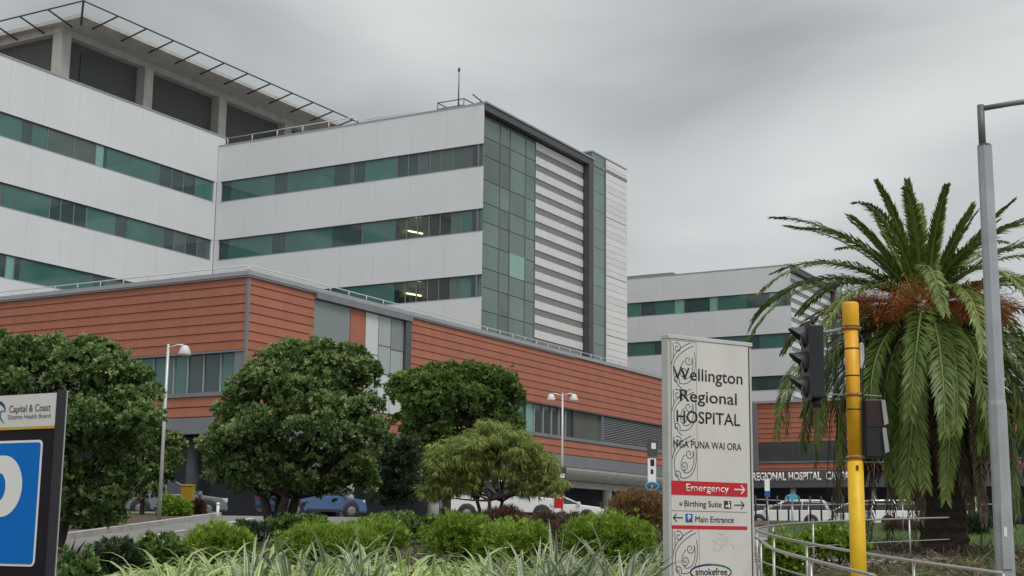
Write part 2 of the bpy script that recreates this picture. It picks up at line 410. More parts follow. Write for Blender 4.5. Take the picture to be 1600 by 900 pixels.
    # roof things
    if first: rail_line(root, UV, (U0 + 0.25, 74.7), (U0 + 0.25, 62.0), 32.6, 0.62, 2.4, 0.045)
    if first:
        rail_line(root, UV, (U0 + 1.6, 62.0), (U0 + 1.6, 57.0), 32.6, 0.75, 2.2, 0.022)
        mb = MB(UV)
        for a in (U0 + 0.8, U0 + 2.6):
            for b in (52.6, 54.9): mb.tube([(a, b, 32.4), (a, b, 33.45)], 0.05, 5)
            for zc in (32.95, 33.45): mb.tube([(a, 52.55, zc), (a, 54.95, zc)], 0.05, 5)
        for b in (52.6, 54.9):
            for zc in (32.95, 33.45): mb.tube([(U0 + 0.75, b, zc), (U0 + 2.65, b, zc)], 0.05, 5)
        mb.build('roof_cage', GREYF, root)
        MB(UV).box(U0 + 1.0, U0 + 2.4, 52.9, 54.6, 32.4, 33.1).build('roof_unit', LOUV, root)
        mb = MB(UV); mb.tube([(U0 + 0.6, 52.95, 32.4), (U0 + 0.6, 52.95, 34.2), (U0 + 0.6, 52.95, 35.7)], [0.07, 0.05, 0.035], 6)
        mb.tube([(U0 + 0.6, 52.95, 35.55), (U0 + 0.6, 52.95, 35.8)], 0.10, 6); mb.build('antenna', DARKF, root)
        mb = MB(UV); mb.lathe((U0 + 1.0, 55.9, 32.4), [(0.45, 0), (0.45, 0.35), (0.3, 0.5)], 10); mb.build('roof_vent', COPE, root)
        mb = MB(UV); mb.lathe((U0 + 1.0, 51.6, 32.4), [(0.4, 0), (0.4, 0.35), (0.3, 0.45)], 10); mb.build('roof_vent', COPE, root)
        MB(UV).tube([(U0 + 0.1, 50.5, 32.6), (U0 - 0.6, 51.0, 33.15)], 0.05, 5).build('roof_hook', DARKF, root)
    else:
        MB(UV).box(U0 + 4, U0 + 12, 66.5, 76, 32.4, 33.7).build('roof_plant', LOUV, root)
    return root
tower_wing(84.1, True, 'white banded hospital wing with teal window strips and striped louvred glass end')
tower_wing(152.4, False, 'farther white hospital wing with teal window strips behind the pylon sign')

# main block the wings spring from (left edge of the picture)
root = thing('hospital_main_block', UV(60, 84, Z0), 'white hospital block at left with rooftop plant room under a wide canopy', 'building')
VA = 75.40
MB(UV).box(38, 200, VA + 3.0, VA + 24, Z0, 33.2).build('core', ROOM, root)
zz = [33.42] + [q for b in BANDS for q in (b[1], b[0])] + [Z0]
for i in range(0, len(zz), 2):
    MB(UV).box(38, 84.05 if i else 84.9, VA, VA + 2.99, zz[i + 1], zz[i]).build('spandrel', GREYF, root)
    ub_ = 84.0 if i else 84.85
    while ub_ > 42:
        MB(UV).box(ub_ - 3.124, ub_ - 0.006, VA - 0.03, VA - 0.001, zz[i + 1] + 0.001, zz[i]).build('white_panel', WHITE, root); ub_ -= 3.13
MB(UV).box(38, 85.0, VA - 0.08, VA + 0.14, 33.42, 33.52).build('coping', COPE, root)
MB(UV).box(84.03, 84.09, VA - 0.03, VA - 0.001, Z0 + 10, 32.5).build('corner_joint', GREYF, root)
arows = [[(83.75, 1), (81.7, 2.2), (80.3, 2.1), (79.0, 2.2), (77.6, 0), (72.2, 2), (71.9, 4), (71.1, 3), (69.0, 3), (66.6, 0), (65.2, 2), (64.4, 0), (56, 1), (50, 2), (46, 0), (40, None)],
         [(83.75, 3.2), (83.3, 3.1), (82.2, 2.2), (80.9, 3.1), (79.6, 2), (78.6, 0), (74.6, 2), (73.5, 1), (70.6, 2.2), (69.4, 2.2), (68.2, 2.3), (67.2, 0), (63.2, 3), (61, 0), (54, 2), (50, 1), (40, None)],
         [(83.75, 0), (76, 0), (72.8, 2), (71.7, 0), (65.0, 2.2), (64.5, 4), (63.8, 2), (61, 0), (55, 2), (50, 1), (40, None)],
         [(83.75, 0), (70, 2), (64, 0), (40, None)]]
for (zb, zt), row in zip(BANDS, arows):
    for (ua, k), (ub_, _) in zip(row, row[1:]):
        MB(UV).box(ub_ + 0.012, ua - 0.012, VA + 0.10, VA + 0.13, zb + 0.036, zt - 0.072).build('window_pane', GL[int(k)], root)
        if k not in (2, 0):
            MB(UV).box(ub_ - 0.035, ub_ + 0.035, VA + 0.06, VA + 0.15, zb + 0.036, zt - 0.072).build('mullion', GREYF, root)
    MB(UV).box(40, 83.7, VA + 0.04, VA + 0.16, zt - 0.07, zt - 0.002).build('window_head', DARKF, root)
    MB(UV).box(40, 83.76, VA - 0.05, VA + 0.16, zb + 0.003, zb + 0.035).build('sill', COPE, root)
    MB(UV).box(83.76, 84.05, VA + 0.0, VA + 0.4, zb, zt).build('corner_pier', WHITE, root)
# plant room and canopy
PV, PU = 78.4, 69.5
MB(UV).box(PU + 0.55, 108, PV + 0.6, 92, 33.2, 37.95).build('plant_room', PLANTW, root)
for i in range(34):
    z = 33.5 + i * 0.131
    MB(UV).box(PU + 0.35, 108, PV + 0.5, PV + 0.58, z, z + 0.075).build('louvre_slat', PLANTW, root)
    MB(UV).box(PU + 0.45, PU + 0.53, PV + 0.6, 92, z, z + 0.075).build('louvre_slat', PLANTW, root)
MB(UV).box(71.6 + 0.6, 71.6 + 2.3, PV + 0.42, PV + 0.495, 33.3, 37.3).build('plant_room_door', DARKF, root)
for u in (PU, 78.1, 86.85, 95.6, 104.3):
    MB(UV).box(u, u + 0.95, PV - 0.35, PV + 0.55, 33.2, 37.94).build('column', CONC, root)
MB(UV).box(PU, PU + 0.9, 89.0, 89.8, 33.2, 37.94).build('column', CONC, root)
MB(UV).box(PU - 0.05, 108, PV - 0.2, PV + 0.7, 37.945, 38.45).build('beam', CONC, root)
MB(UV).box(PU - 0.1, PU + 0.8, PV + 0.71, 92, 37.945, 38.45).build('beam', CONC, root)
MB(UV).box(68.85, 109, 75.3, 93, 38.46, 38.74).build('canopy_roof', CONC, root)
mb = MB(UV); mb.tube([(67.05, 94, 38.67), (67.05, 73.35, 38.67)], 0.065, 6); mb.tube([(67.05, 73.35, 38.67), (100.2, 73.35, 38.62)], 0.065, 6)
mb.build('canopy_edge_rod', DARKF, root)
MB(UV).tube([(67.05, 73.35, 38.7), (69.3, 75.9, 38.1)], 0.09, 6).build('canopy_bracket', DARKF, root)
for i in range(11):
    u = 70.4 + i * 2.9
    MB(UV).tube([(u, 73.35, 38.66), (u, 75.9, 38.12)], 0.075, 6).build('canopy_bracket', DARKF, root)
for i in range(6):
    v = 76.9 + i * 2.9
    MB(UV).tube([(67.05, v, 38.66), (69.4, v, 38.12)], 0.075, 6).build('canopy_bracket', DARKF, root)

# ------------------------------------------------------------------ terracotta podium
PUE, PVD = 48.04, 40.93
root = thing('terracotta_podium', UV(60, 55, 2.2), 'low terracotta clad hospital building with grey window bands and dark undercroft', 'building')
CH = 0.4165
def course_v(par, u, v0, v1, z0, z1):        # faces -u
    mb = MB(UV)
    mb.prism([(u - 0.045, v0, z0), (u + 0.04, v0, z0), (u + 0.04, v0, z1), (u - 0.012, v0, z1)],
             [(u - 0.045, v1, z0), (u + 0.04, v1, z0), (u + 0.04, v1, z1), (u - 0.012, v1, z1)])
    return mb.build('cladding_course', BRICK, par)
def course_u(par, v, u0, u1, z0, z1):        # faces -v
    mb = MB(UV)
    mb.prism([(u0, v - 0.045, z0), (u0, v + 0.04, z0), (u0, v + 0.04, z1), (u0, v - 0.012, z1)],
             [(u1, v - 0.045, z0), (u1, v + 0.04, z0), (u1, v + 0.04, z1), (u1, v - 0.012, z1)])
    return mb.build('cladding_course', BRICK, par)
# backing body with openings: upper storey, spandrel, recessed window band
b = MB(UV)
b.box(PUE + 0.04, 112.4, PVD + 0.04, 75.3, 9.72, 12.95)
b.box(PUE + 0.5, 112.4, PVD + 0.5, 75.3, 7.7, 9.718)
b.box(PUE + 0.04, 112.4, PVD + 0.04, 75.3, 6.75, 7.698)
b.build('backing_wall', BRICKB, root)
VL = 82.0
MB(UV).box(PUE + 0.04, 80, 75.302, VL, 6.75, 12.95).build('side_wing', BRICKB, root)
for i in range(8):
    z1 = 13.03 - i * CH; z0 = z1 - CH + 0.018
    course_v(root, PUE, PVD + 0.09, VL, z0, z1)
    course_u(root, PVD, PUE + 0.09, 52.82, z0, z1)
    course_u(root, PVD, 61.08, 112.4, z0, z1)
for i in range(2):
    z1 = 7.66 - i * 0.455; z0 = z1 - 0.455 + 0.035
    course_v(root, PUE, PVD + 0.09, VL, z0, z1)
    course_u(root, PVD, PUE + 0.09, 112.4, z0, z1)
for i in range(5):    # between the tall panel bay and the window band
    z1 = 9.70 - i * 0.40
    course_u(root, PVD, PUE + 0.09, 52.82, z1 - 0.365, z1)
    course_u(root, PVD, 61.08, 71.2, z1 - 0.365, z1)
MB(UV).box(PUE - 0.05, PUE + 0.085, PVD - 0.05, PVD + 0.085, 6.75, 13.03).build('corner_trim', GREYF, root)
# coping and roof rail
MB(UV).box(PUE - 0.12, 80, PVD - 0.12, VL + 0.2, 12.96, 13.02).build('roof', ROOF, root)
MB(UV).box(PUE - 0.14, PUE + 0.25, PVD + 0.25, VL + 0.2, 13.04, 13.24).build('coping', COPE, root)
MB(UV).box(PUE - 0.14, 112.5, PVD - 0.14, PVD + 0.25, 13.042, 13.242).build('coping', COPE, root)
rail_line(root, UV, (PUE + 0.02, PVD + 0.1), (PUE + 0.02, VL), 13.24, 0.26, 1.5, 0.026)
rail_line(root, UV, (PUE + 0.1, PVD + 0.02), (112.4, PVD + 0.02), 13.24, 0.26, 1.5, 0.026)
# tall panel bay in the long side
b = MB(UV); b.box(52.84, 61.06, PVD + 0.10, PVD + 0.2, 7.7, 13.0); b.build('bay_backing', DARKF, root)
MB(UV).box(52.84, 61.06, PVD - 0.2, PVD + 0.1, 12.72, 13.035).build('bay_head', GREYF, root)
MB(UV).box(60.55, 61.06, PVD - 0.12, PVD + 0.1, 7.7, 12.715).build('bay_jamb', mat('charcoal_panel', (0.085, 0.09, 0.10), 0.5), root)
PG = [mat('bay_panel_pale', (0.58, 0.62, 0.61), 0.3, var=0.04), mat('bay_panel_mid', (0.36, 0.41, 0.40), 0.3, var=0.05),
      mat('bay_panel_grey', (0.22, 0.25, 0.255), 0.3, var=0.05), mat('bay_panel_dark', (0.105, 0.112, 0.118), 0.35, var=0.05), BRICK]
def bay(u0, u1, rows):
    for z1, z0, k in rows:
        MB(UV).box(u0 + 0.03, u1 - 0.03, PVD + 0.02, PVD + 0.095, z0 + 0.025, z1 - 0.025).build('bay_panel', PG[k], root)
bay(52.86, 55.8, [(12.7, 10.75, 2), (10.75, 9.3, 3), (9.3, 7.72, 0)])
bay(55.8, 57.1, [(12.7, 10.95, 4), (10.95, 9.3, 4), (9.3, 7.72, 4)])
bay(57.1, 58.25, [(12.7, 10.6, 0), (10.6, 9.2, 0), (9.2, 7.72, 1)])
bay(58.25, 59.35, [(12.7, 11.15, 1), (11.15, 9.7, 1), (9.7, 7.72, 0)])
bay(59.35, 60.5, [(12.7, 10.95, 2), (10.95, 9.7, 1), (9.7, 7.72, 0)]) if False else None
bay(59.35, 60.52, [(12.7, 11.05, 2), (11.05, 9.3, 1), (9.3, 7.72, 0)])
# window band on the end face (faces -u)
MB(UV).box(PUE - 0.06, PUE + 0.45, PVD + 0.02, VL, 9.62, 9.70).build('window_head', GREYF, root)
MB(UV).box(PUE - 0.08, PUE + 0.45, PVD + 0.02, VL, 7.68, 7.86).build('window_sill', GREYF, root)
MB(UV).box(PUE + 0.0, PUE + 0.45, PVD + 0.02, PVD + 0.62, 7.862, 9.618).build('end_panel', GREYF, root)
vs = [41.56, 42.45, 43.45, 44.4, 45.25, 46.5, 47.7, 48.9, 50.1, 51.3, 52.5, 53.7, 54.9, 56.1, 57.3, 58.5, 62, 66, 70, 74, 78, 82]
tint = [1, 2, 2, 1, 0, 1, 0, 2, 0, 1, 2, 0, 1, 0, 2, 0, 1, 0, 2, 1, 0]
for a, c, t in zip(vs, vs[1:], tint):
    MB(UV).box(PUE + 0.2, PUE + 0.24, a + 0.03, c - 0.03, 7.862, 9.618).build('window_pane', GL[t], root)
    MB(UV).box(PUE + 0.13, PUE + 0.28, a - 0.03, a + 0.03, 7.862, 9.618).build('mullion', COPE, root)
# window band and louvre on the long side (faces -v)
MB(UV).box(71.2, 98.0, PVD - 0.06, PVD + 0.45, 9.62, 9.70).build('window_head', DARKF, root)
MB(UV).box(71.2, 98.0, PVD - 0.08, PVD + 0.45, 7.68, 7.88).build('window_sill', GREYF, root)
us = [71.25, 72.6, 73.85, 74.95, 76.1, 77.2, 78.2, 79.1, 80.15, 84.2]
tint = [4, 1, 4, 2, 2, 2, 2, 2, 3]
for a, c, t in zip(us, us[1:], tint):
    MB(UV).box(a + 0.03, c - 0.03, PVD + 0.18, PVD + 0.22, 7.882, 9.618).build('window_pane', GL[t], root)
    MB(UV).box(a - 0.035, a + 0.035, PVD + 0.08, PVD + 0.26, 7.882, 9.618).build('mullion', COPE if t == 2 else DARKF, root)
MB(UV).box(84.16, 84.3, PVD - 0.02, PVD + 0.3, 7.882, 9.618).build('louvre_jamb', GREYF, root)
for i in range(15):
    z = 7.9 + i * 0.115
    MB(UV).prism([(84.3, PVD + 0.03, z), (84.3, PVD + 0.14, z + 0.05), (84.3, PVD + 0.14, z + 0.07), (84.3, PVD + 0.03, z + 0.03)],
                 [(98.0, PVD + 0.03, z), (98.0, PVD + 0.14, z + 0.05), (98.0, PVD + 0.14, z + 0.07), (98.0, PVD + 0.03, z + 0.03)]).build('louvre_slat', COPE, root)
MB(UV).box(84.3, 98.0, PVD + 0.3, PVD + 0.4, 7.88, 9.62).build('louvre_backing', DARKF, root)
for i in range(5):
    z1 = 9.70 - i * 0.40
    course_u(root, PVD, 98.02, 112.4, z1 - 0.365, z1)
# fascia, curved soffit, undercroft
MB(UV).box(PUE - 0.03, 112.4, PVD - 0.03, PVD + 0.3, 6.02, 6.745).build('fascia', GREYF, root)
MB(UV).box(PUE - 0.03, PUE + 0.3, PVD + 0.302, VL, 6.02, 6.745).build('fascia', GREYF, root)
prof = [(0.0 + 1.1 * (1 - math.cos(t)), 6.0 - 0.72 * math.sin(t)) for t in [i * math.pi / 2 / 7 for i in range(8)]]
lp = [(PVD + n, z) for n, z in prof] + [(PVD + 1.1, 6.0)]
mb = MB(UV); mb.prism([(PUE + 0.5, v, z) for v, z in lp], [(112.4, v, z) for v, z in lp]); mb.build('curved_soffit', CONC, root)
MB(UV).box(PUE + 0.5, 112.4, PVD + 1.3, PVD + 1.7, 4.85, 5.27).build('soffit_beam', CONC, root)
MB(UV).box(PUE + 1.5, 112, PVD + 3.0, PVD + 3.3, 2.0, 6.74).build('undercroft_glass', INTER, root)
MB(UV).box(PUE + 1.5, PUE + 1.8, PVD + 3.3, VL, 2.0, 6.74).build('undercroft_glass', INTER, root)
for u in [58, 66, 74, 80.5, 88, 96, 104, 111]:
    MB(UV).tube([(u, PVD + 1.5, 2.0), (u, PVD + 1.5, 4.9)], 0.35, 12).build('column', CONC, root)
for v in [44.5, 50, 56, 62]:
    MB(UV).tube([(PUE + 0.9, v, 2.0), (PUE + 0.9, v, 6.1)], 0.3, 12).build('column', DARKF, root)

# far terracotta wing with the canopy lettering
root = thing('car_park_wing', UV(118, 30, 2.3), 'far terracotta wing with white lettering on a dark canopy behind the palm', 'building')
FU = 112.5
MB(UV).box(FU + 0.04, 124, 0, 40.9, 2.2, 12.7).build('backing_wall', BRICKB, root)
MB(UV).box(FU - 0.25, FU + 0.3, 40.25, 40.95, 2.2, 12.9).build('corner_column', GREYF, root)
for i in range(14):
    z1 = 12.84 - i * CH; z0 = z1 - CH + 0.018
    if z0 < 9.6 and z1 > 7.9:
        if z1 > 9.7: course_v(root, FU, 0, 40.24, 9.62, z1)
        elif z0 < 7.9: course_v(root, FU, 0, 40.24, z0, 7.88)
    else: course_v(root, FU, 0, 40.24, z0, z1)
MB(UV).box(FU - 0.03, FU + 0.1, 0, 40.24, 7.9, 9.6).build('window_backing', DARKF, root)
MB(UV).box(FU - 0.08, FU + 0.0, 0, 40.24, 7.88, 8.02).build('window_sill', GREYF, root)
v = 40.2
while v > 2:
    MB(UV).box(FU - 0.055, FU - 0.035, v - 2.9, v - 0.05, 8.03, 9.58).build('window_pane', GL[2], root); v -= 3.0
MB(UV).box(FU - 0.2, FU + 0.3, 0, 41.0, 12.85, 13.05).build('coping', COPE, root)
MB(UV).box(FU - 3.2, FU - 0.1, 0, 41.6, 5.75, 7.12).build('canopy', mat('canopy_charcoal', (0.10, 0.10, 0.105), 0.6, streak=0.1), root)
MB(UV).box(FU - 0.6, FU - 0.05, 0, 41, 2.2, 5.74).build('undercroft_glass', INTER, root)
for v in (36.5, 30, 24, 18, 12):
    MB(UV).tube([(FU - 2.6, v, 2.2), (FU - 2.6, v, 5.74)], 0.25, 10).build('column', CONC, root)

# ------------------------------------------------------------------ lettering
def text_mesh(body, bold=0.0):
    cu = bpy.data.curves.new('t', 'FONT'); cu.body = body; cu.size = 1.0; cu.offset = bold; cu.resolution_u = 4
    o = bpy.data.objects.new('t', cu); COL.objects.link(o)
    bpy.context.view_layer.update()
    me = bpy.data.meshes.new_from_object(o.evaluated_get(bpy.context.evaluated_depsgraph_get()))
    bpy.data.objects.remove(o); bpy.data.curves.remove(cu)
    return me
_h = text_mesh('H'); CAPH = max(v.co.y for v in _h.vertices)
def text(name, body, O, ex, nrm, width, cap, m, parent, thick=0.004, bold=0.0):
    """O: world point at the left end of the baseline; ex: reading direction; nrm: facing"""
    me = text_mesh(body, bold)
    x0 = min(v.co.x for v in me.vertices); x1 = max(v.co.x for v in me.vertices)
    sx = width / (x1 - x0); sy = cap / CAPH
    bm = bmesh.new(); bm.from_mesh(me)
    r = bmesh.ops.extrude_face_region(bm, geom=bm.faces[:])
    top = [g for g in r['geom'] if isinstance(g, bmesh.types.BMVert)]
    for v in top: v.co.z += 1
    for v in bm.verts:
        p = ex * ((v.co.x - x0) * sx) + Vector((0, 0, 1)) * (v.co.y * sy) + nrm * (v.co.z * thick)
        v.co = p
    bmesh.ops.recalc_face_normals(bm, faces=bm.faces)
    bm.to_mesh(me); bm.free(); me.name = name
    me.materials.clear(); me.materials.append(m)
    return link(name, me, O, parent)
INK = mat('black_ink', (0.018, 0.014, 0.016), 0.5, var=0.05)
LETW = mat('white_letter', (0.80, 0.80, 0.78), 0.5, var=0.03)
ev = Vector((SU, -CU, 0)); nu = Vector((-CU, -SU, 0))
for wd, v0, v1 in (('REGIONAL', 39.68, 36.86), ('HOSPITAL', 36.65, 33.98), ('CARPARK', 33.6, 30.95)):
    s_ = (FU - 3.2) / FU
    text('letters', wd, UV(FU - 3.2, v0 * 1.0, 6.33), ev, nu, v0 - v1, 0.60, LETW, root, 0.05, 0.035)

# ------------------------------------------------------------------ pylon sign
PW = mat('sign_white', (0.64, 0.625, 0.59), 0.4, var=0.06, vscale=2.5, streak=0.05)
PFR = mat('sign_frame', (0.55, 0.545, 0.53), 0.45, var=0.10, vscale=5, streak=0.08)
REDS = mat('sign_red', (0.52, 0.018, 0.03), 0.4, var=0.04)
LINE = mat('pattern_line', (0.075, 0.078, 0.085), 0.5)
BLUE = mat('sign_blue', (0.015, 0.10, 0.35), 0.35, var=0.04)
PO = Vector((1.761, 15.5, 0)); pe = Vector((0.848, 0.53, 0)).normalized(); pn = Vector((pe.y, -pe.x, 0))
pz0 = H(15.7)
def PF(s, n, z): return PO + pe * s + pn * n + Vector((0, 0, z))
pyl = thing('pylon_sign', PF(0.58, -0.08, pz0), 'tall white hospital pylon sign with red emergency band and carved pattern strip', 'sign')
MB(PF).box(-0.025, 1.20, -0.125, -0.004, pz0 - 0.05, 3.83).build('body', PFR, pyl, 0.012)
MB(PF).box(0.0, 1.14, -0.003, 0.004, pz0 + 0.1, 3.795).build('face_panel', PW, pyl)
MB(PF).box(-0.03, 1.205, -0.13, 0.012, 3.80, 3.845).build('top_cap', PFR, pyl, 0.005)
MB(PF).box(1.146, 1.158, -0.003, 0.006, pz0 + 0.1, 3.79).build('edge_line', LINE, pyl)
def ptext(body, s0, s1, zb, cap, m=INK, bold=0.0): text('letters', body, PF(s0, 0.0048, zb), pe, pn, s1 - s0, cap, m, pyl, 0.003, bold)
ptext('Wellington', 0.033, 1.047, 3.352, 0.135, bold=0.004)
ptext('Regional', 0.132, 0.956, 3.112, 0.130, bold=0.004)
ptext('HOSPITAL', 0.081, 1.002, 2.876, 0.130, bold=0.004)
ptext('NGA PUNA WAI ORA', 0.034, 1.013, 2.598, 0.077, bold=0.0)
MB(PF).box(0.0, 1.092, 0.0045, 0.0075, 2.079, 2.232).build('red_band', REDS, pyl)
def ptext2(body, s0, s1, zb, cap, m): text('letters', body, PF(s0, 0.0078, zb), pe, pn, s1 - s0, cap, m, pyl, 0.003, 0.004)
ptext2('Emergency', 0.206, 0.815, 2.123, 0.078, LETW)
def arrow(s0, s1, z, m, n0, h=0.05, w=0.014):
    d = 1 if s1 > s0 else -1
    mb = MB(PF)
    mb.box(min(s0, s1), max(s0, s1), n0, n0 + 0.003, z - w / 2, z + w / 2)
    for sg in (1, -1):
        a = [(s1, z), (s1 - d * h, z + sg * h), (s1 - d * h - d * w * 1.1, z + sg * h - sg * w * 0.15), (s1 - d * w * 1.4, z)]
        mb.prism([(x, n0 + 0.0005 * sg, zz_) for x, zz_ in a], [(x, n0 + 0.0033 + 0.0005 * sg, zz_) for x, zz_ in a])
    mb.build('arrow', m, pyl)
arrow(0.893, 1.054, 2.158, LETW, 0.0078)
ptext('Birthing Suite', 0.18, 0.709, 1.956, 0.064, bold=0.0)
arrow(0.894, 1.045, 1.985, INK, 0.0048, 0.045, 0.011)
MB(PF).lathe((0.130, 0.0045, 1.985), [(0.001, 0), (0.022, 0.0), (0.022, 0.003), (0.001, 0.003)], 12, pn).build('dot', mat('sign_grey', (0.25, 0.23, 0.23), 0.5), pyl)
MB(PF).box(0.746, 0.849, 0.0045, 0.0075, 1.942, 2.028).build('icon_panel', mat('maroon', (0.07, 0.012, 0.02), 0.5), pyl)
mb = MB(PF); mb.lathe((0.81, 0.0078, 2.008), [(0.001, 0), (0.012, 0), (0.012, 0.003), (0.001, 0.003)], 10, pn)
mb.prism([(x, 0.0078, z) for x, z in ((0.80, 1.993), (0.825, 1.993), (0.83, 1.95), (0.815, 1.95), (0.80, 1.97))], [(x, 0.0105, z) for x, z in ((0.80, 1.993), (0.825, 1.993), (0.83, 1.95), (0.815, 1.95), (0.80, 1.97))])
mb.prism([(x, 0.0078, z) for x, z in ((0.765, 1.975), (0.785, 1.985), (0.795, 1.965), (0.77, 1.955))], [(x, 0.0104, z) for x, z in ((0.765, 1.975), (0.785, 1.985), (0.795, 1.965), (0.77, 1.955))])
mb.build('icon_figure', LETW, pyl)
MB(PF).box(0.0, 1.08, 0.0045, 0.006, 1.904, 1.909).build('rule', LINE, pyl)
arrow(0.155, 0.018, 1.832, INK, 0.0048, 0.045, 0.011)
MB(PF).box(0.194, 0.291, 0.0045, 0.0075, 1.785, 1.875).build('parking_square', BLUE, pyl)
text('letters', 'P', PF(0.222, 0.0078, 1.80), pe, pn, 0.045, 0.06, LETW, pyl, 0.003, 0.03)
ptext('Main Entrance', 0.331, 0.883, 1.788, 0.064, bold=0.0)
MB(PF).box(0.0, 1.08, 0.0045, 0.0072, 1.712, 1.750).build('red_rule', REDS, pyl)
# koru style pattern strip: flat ribbons
def ribbon(mb, pts, w, n0):
    P = [Vector((a, b)) for a, b in pts]
    Lp, Rp = [], []
    for i, p in enumerate(P):
        d = (P[min(i + 1, len(P) - 1)] - P[max(i - 1, 0)])
        d = d.normalized() if d.length else Vector((1, 0)); q = Vector((-d.y, d.x)) * w / 2
        Lp.append(p + q); Rp.append(p - q)
    for i in range(len(P) - 1):
        mb.quad((Lp[i].x, n0, Lp[i].y), (Rp[i].x, n0, Rp[i].y), (Rp[i + 1].x, n0, Rp[i + 1].y), (Lp[i + 1].x, n0, Lp[i + 1].y))
def bez(p0, p1, p2, p3, n=14):
    o = []
    for i in range(n + 1):
        t = i / n; a = (1 - t) ** 3; b_ = 3 * t * (1 - t) ** 2; c = 3 * t * t * (1 - t); d = t ** 3
        o.append((a * p0[0] + b_ * p1[0] + c * p2[0] + d * p3[0], a * p0[1] + b_ * p1[1] + c * p2[1] + d * p3[1]))
    return o
def spiral(cx, cz, r, a0, turns, dr=1, n=26):
    return [(cx + r * (1 - 0.82 * i / n) * math.cos(a0 + dr * turns * 2 * math.pi * i / n), cz + r * (1 - 0.82 * i / n) * math.sin(a0 + dr * turns * 2 * math.pi * i / n)) for i in range(n + 1)]
mb = MB(PF); nn = [0.0046]
def rb(pts, w=0.0095):
    nn[0] += 0.00002; ribbon(mb, pts, w, nn[0])
rb([(0.012, 3.78), (0.012, 2.235)]); rb([(0.372, 3.78), (0.372, 2.80), (0.368, 2.235)], 0.005); rb([(0.012, 3.782), (0.372, 3.782)], 0.005)
rb([(0.012, 1.708), (0.012, 1.1)]); rb([(0.38, 1.708), (0.38, 1.1)], 0.005)
for zt in (3.77, 3.25, 2.73, 1.70):
    lo = max(zt - 0.52, 2.24) if zt > 2 else 1.12
    rb(bez((0.335, zt - 0.03), (0.15, zt - 0.10), (0.06, zt - 0.20), (0.05, zt - 0.26)))
    rb(bez((0.29, zt), (0.12, zt - 0.06), (0.03, zt - 0.16), (0.02, zt - 0.26)))
    rb(spiral(0.10, zt - 0.07, 0.062, 2.2, 1.25, -1))
    rb(spiral(0.255, zt - 0.20, 0.062, 0.6, 1.3, -1))
    rb(bez((0.315, zt - 0.17), (0.35, zt - 0.36), (0.25, zt - 0.44), (0.17, zt - 0.40)))
    rb(bez((0.345, zt - 0.10), (0.40, zt - 0.40), (0.25, zt - 0.50), (0.12, zt - 0.46)))
    rb(bez((0.195, zt - 0.21), (0.10, zt - 0.30), (0.14, zt - 0.42), (0.20, zt - 0.38)))
    rb(spiral(0.185, zt - 0.33, 0.052, 4.4, 1.3, 1))
    rb(bez((0.05, zt - 0.26), (0.03, zt - 0.40), (0.08, zt - 0.48), (0.16, zt - 0.52)))
    rb(spiral(0.085, zt - 0.43, 0.05, 5.6, 1.2, 1))
    rb(bez((0.04, zt - 0.02), (0.05, zt - 0.12), (0.04, zt - 0.17), (0.05, zt - 0.19)))
mb.build('pattern_strip', LINE, pyl)
# scribbled tag
mb = MB(PF); rr = random.Random(4)
nn = [0.0047]
for k_ in range(3):
    base = 1.60 - k_ * 0.055; s = 0.60 - 0.02 * k_; pts = []
    for i in range(30):
        pts.append((s + i * 0.0075, base + rr.uniform(-0.028, 0.028)))
    rb(pts[: 30 - 4 * k_], 0.0028)
rb([(0.66, 1.668), (0.73, 1.645)], 0.006); rb([(0.56, 1.575), (0.60, 1.60)], 0.005); rb([(0.84, 1.56), (0.885, 1.50)], 0.005)
mb.build('scribble', mat('scribble_ink', (0.22, 0.23, 0.27), 0.6), pyl)
# oval logo at the foot
def ell(cx, cz, rx, rz, a0, a1, n=22): return [(cx + rx * math.cos(a0 + (a1 - a0) * i / n), cz + rz * math.sin(a0 + (a1 - a0) * i / n)) for i in range(n + 1)]
mb = MB(PF); nn = [0.0048]; rb(ell(0.545, 1.245, 0.29, 0.082, math.pi * 0.5, math.pi * 1.5), 0.022); mb.build('logo_ring', mat('logo_purple', (0.045, 0.03, 0.16), 0.5), pyl)
mb = MB(PF); rb(ell(0.545, 1.245, 0.29, 0.082, -math.pi * 0.5, math.pi * 0.5), 0.022); mb.build('logo_ring', mat('logo_green', (0.03, 0.20, 0.04), 0.5), pyl)
ptext('smokefree', 0.325, 0.775, 1.215, 0.075, bold=0.006)

# ------------------------------------------------------------------ parking sign, left edge
SO = Vector((-2.881, 9.0, 0)); se = Vector((SU, -CU, 0)); sn = Vector((-CU, -SU, 0))
def SF(s, n, z): return SO + se * s + sn * n + Vector((0, 0, z))
sz0 = H(9)
PBLK = mat('sign_black', (0.016, 0.013, 0.017), 0.6, var=0.1, spec=0.15)
sg = thing('parking_sign', SF(-0.53, -0.06, sz0), 'dark framed parking sign with blue panel and white health board header', 'sign')
MB(SF).box(-1.06, -0.028, -0.035, 0.0, sz0 + 0.1, 2.485).build('cabinet', PBLK, sg, 0.004)
MB(SF).box(-0.027, 0.0, -0.045, 0.012, sz0 - 0.05, 2.50).build('post', mat('sign_post', (0.035, 0.035, 0.04), 0.5, var=0.1, spec=0.2), sg, 0.004)
MB(SF).box(-1.088, -1.061, -0.045, 0.012, sz0 - 0.05, 2.50).build('post', MATS['sign_post'], sg, 0.004)
MB(SF).box(-0.003, 0.004, -0.052, -0.046, sz0, 2.50).build('edge_strip', RAIL, sg)
MB(SF).box(-1.055, -0.035, 0.001, 0.006, 2.272, 2.482).build('header_panel', mat('header_white', (0.66, 0.66, 0.62), 0.4, var=0.04), sg)
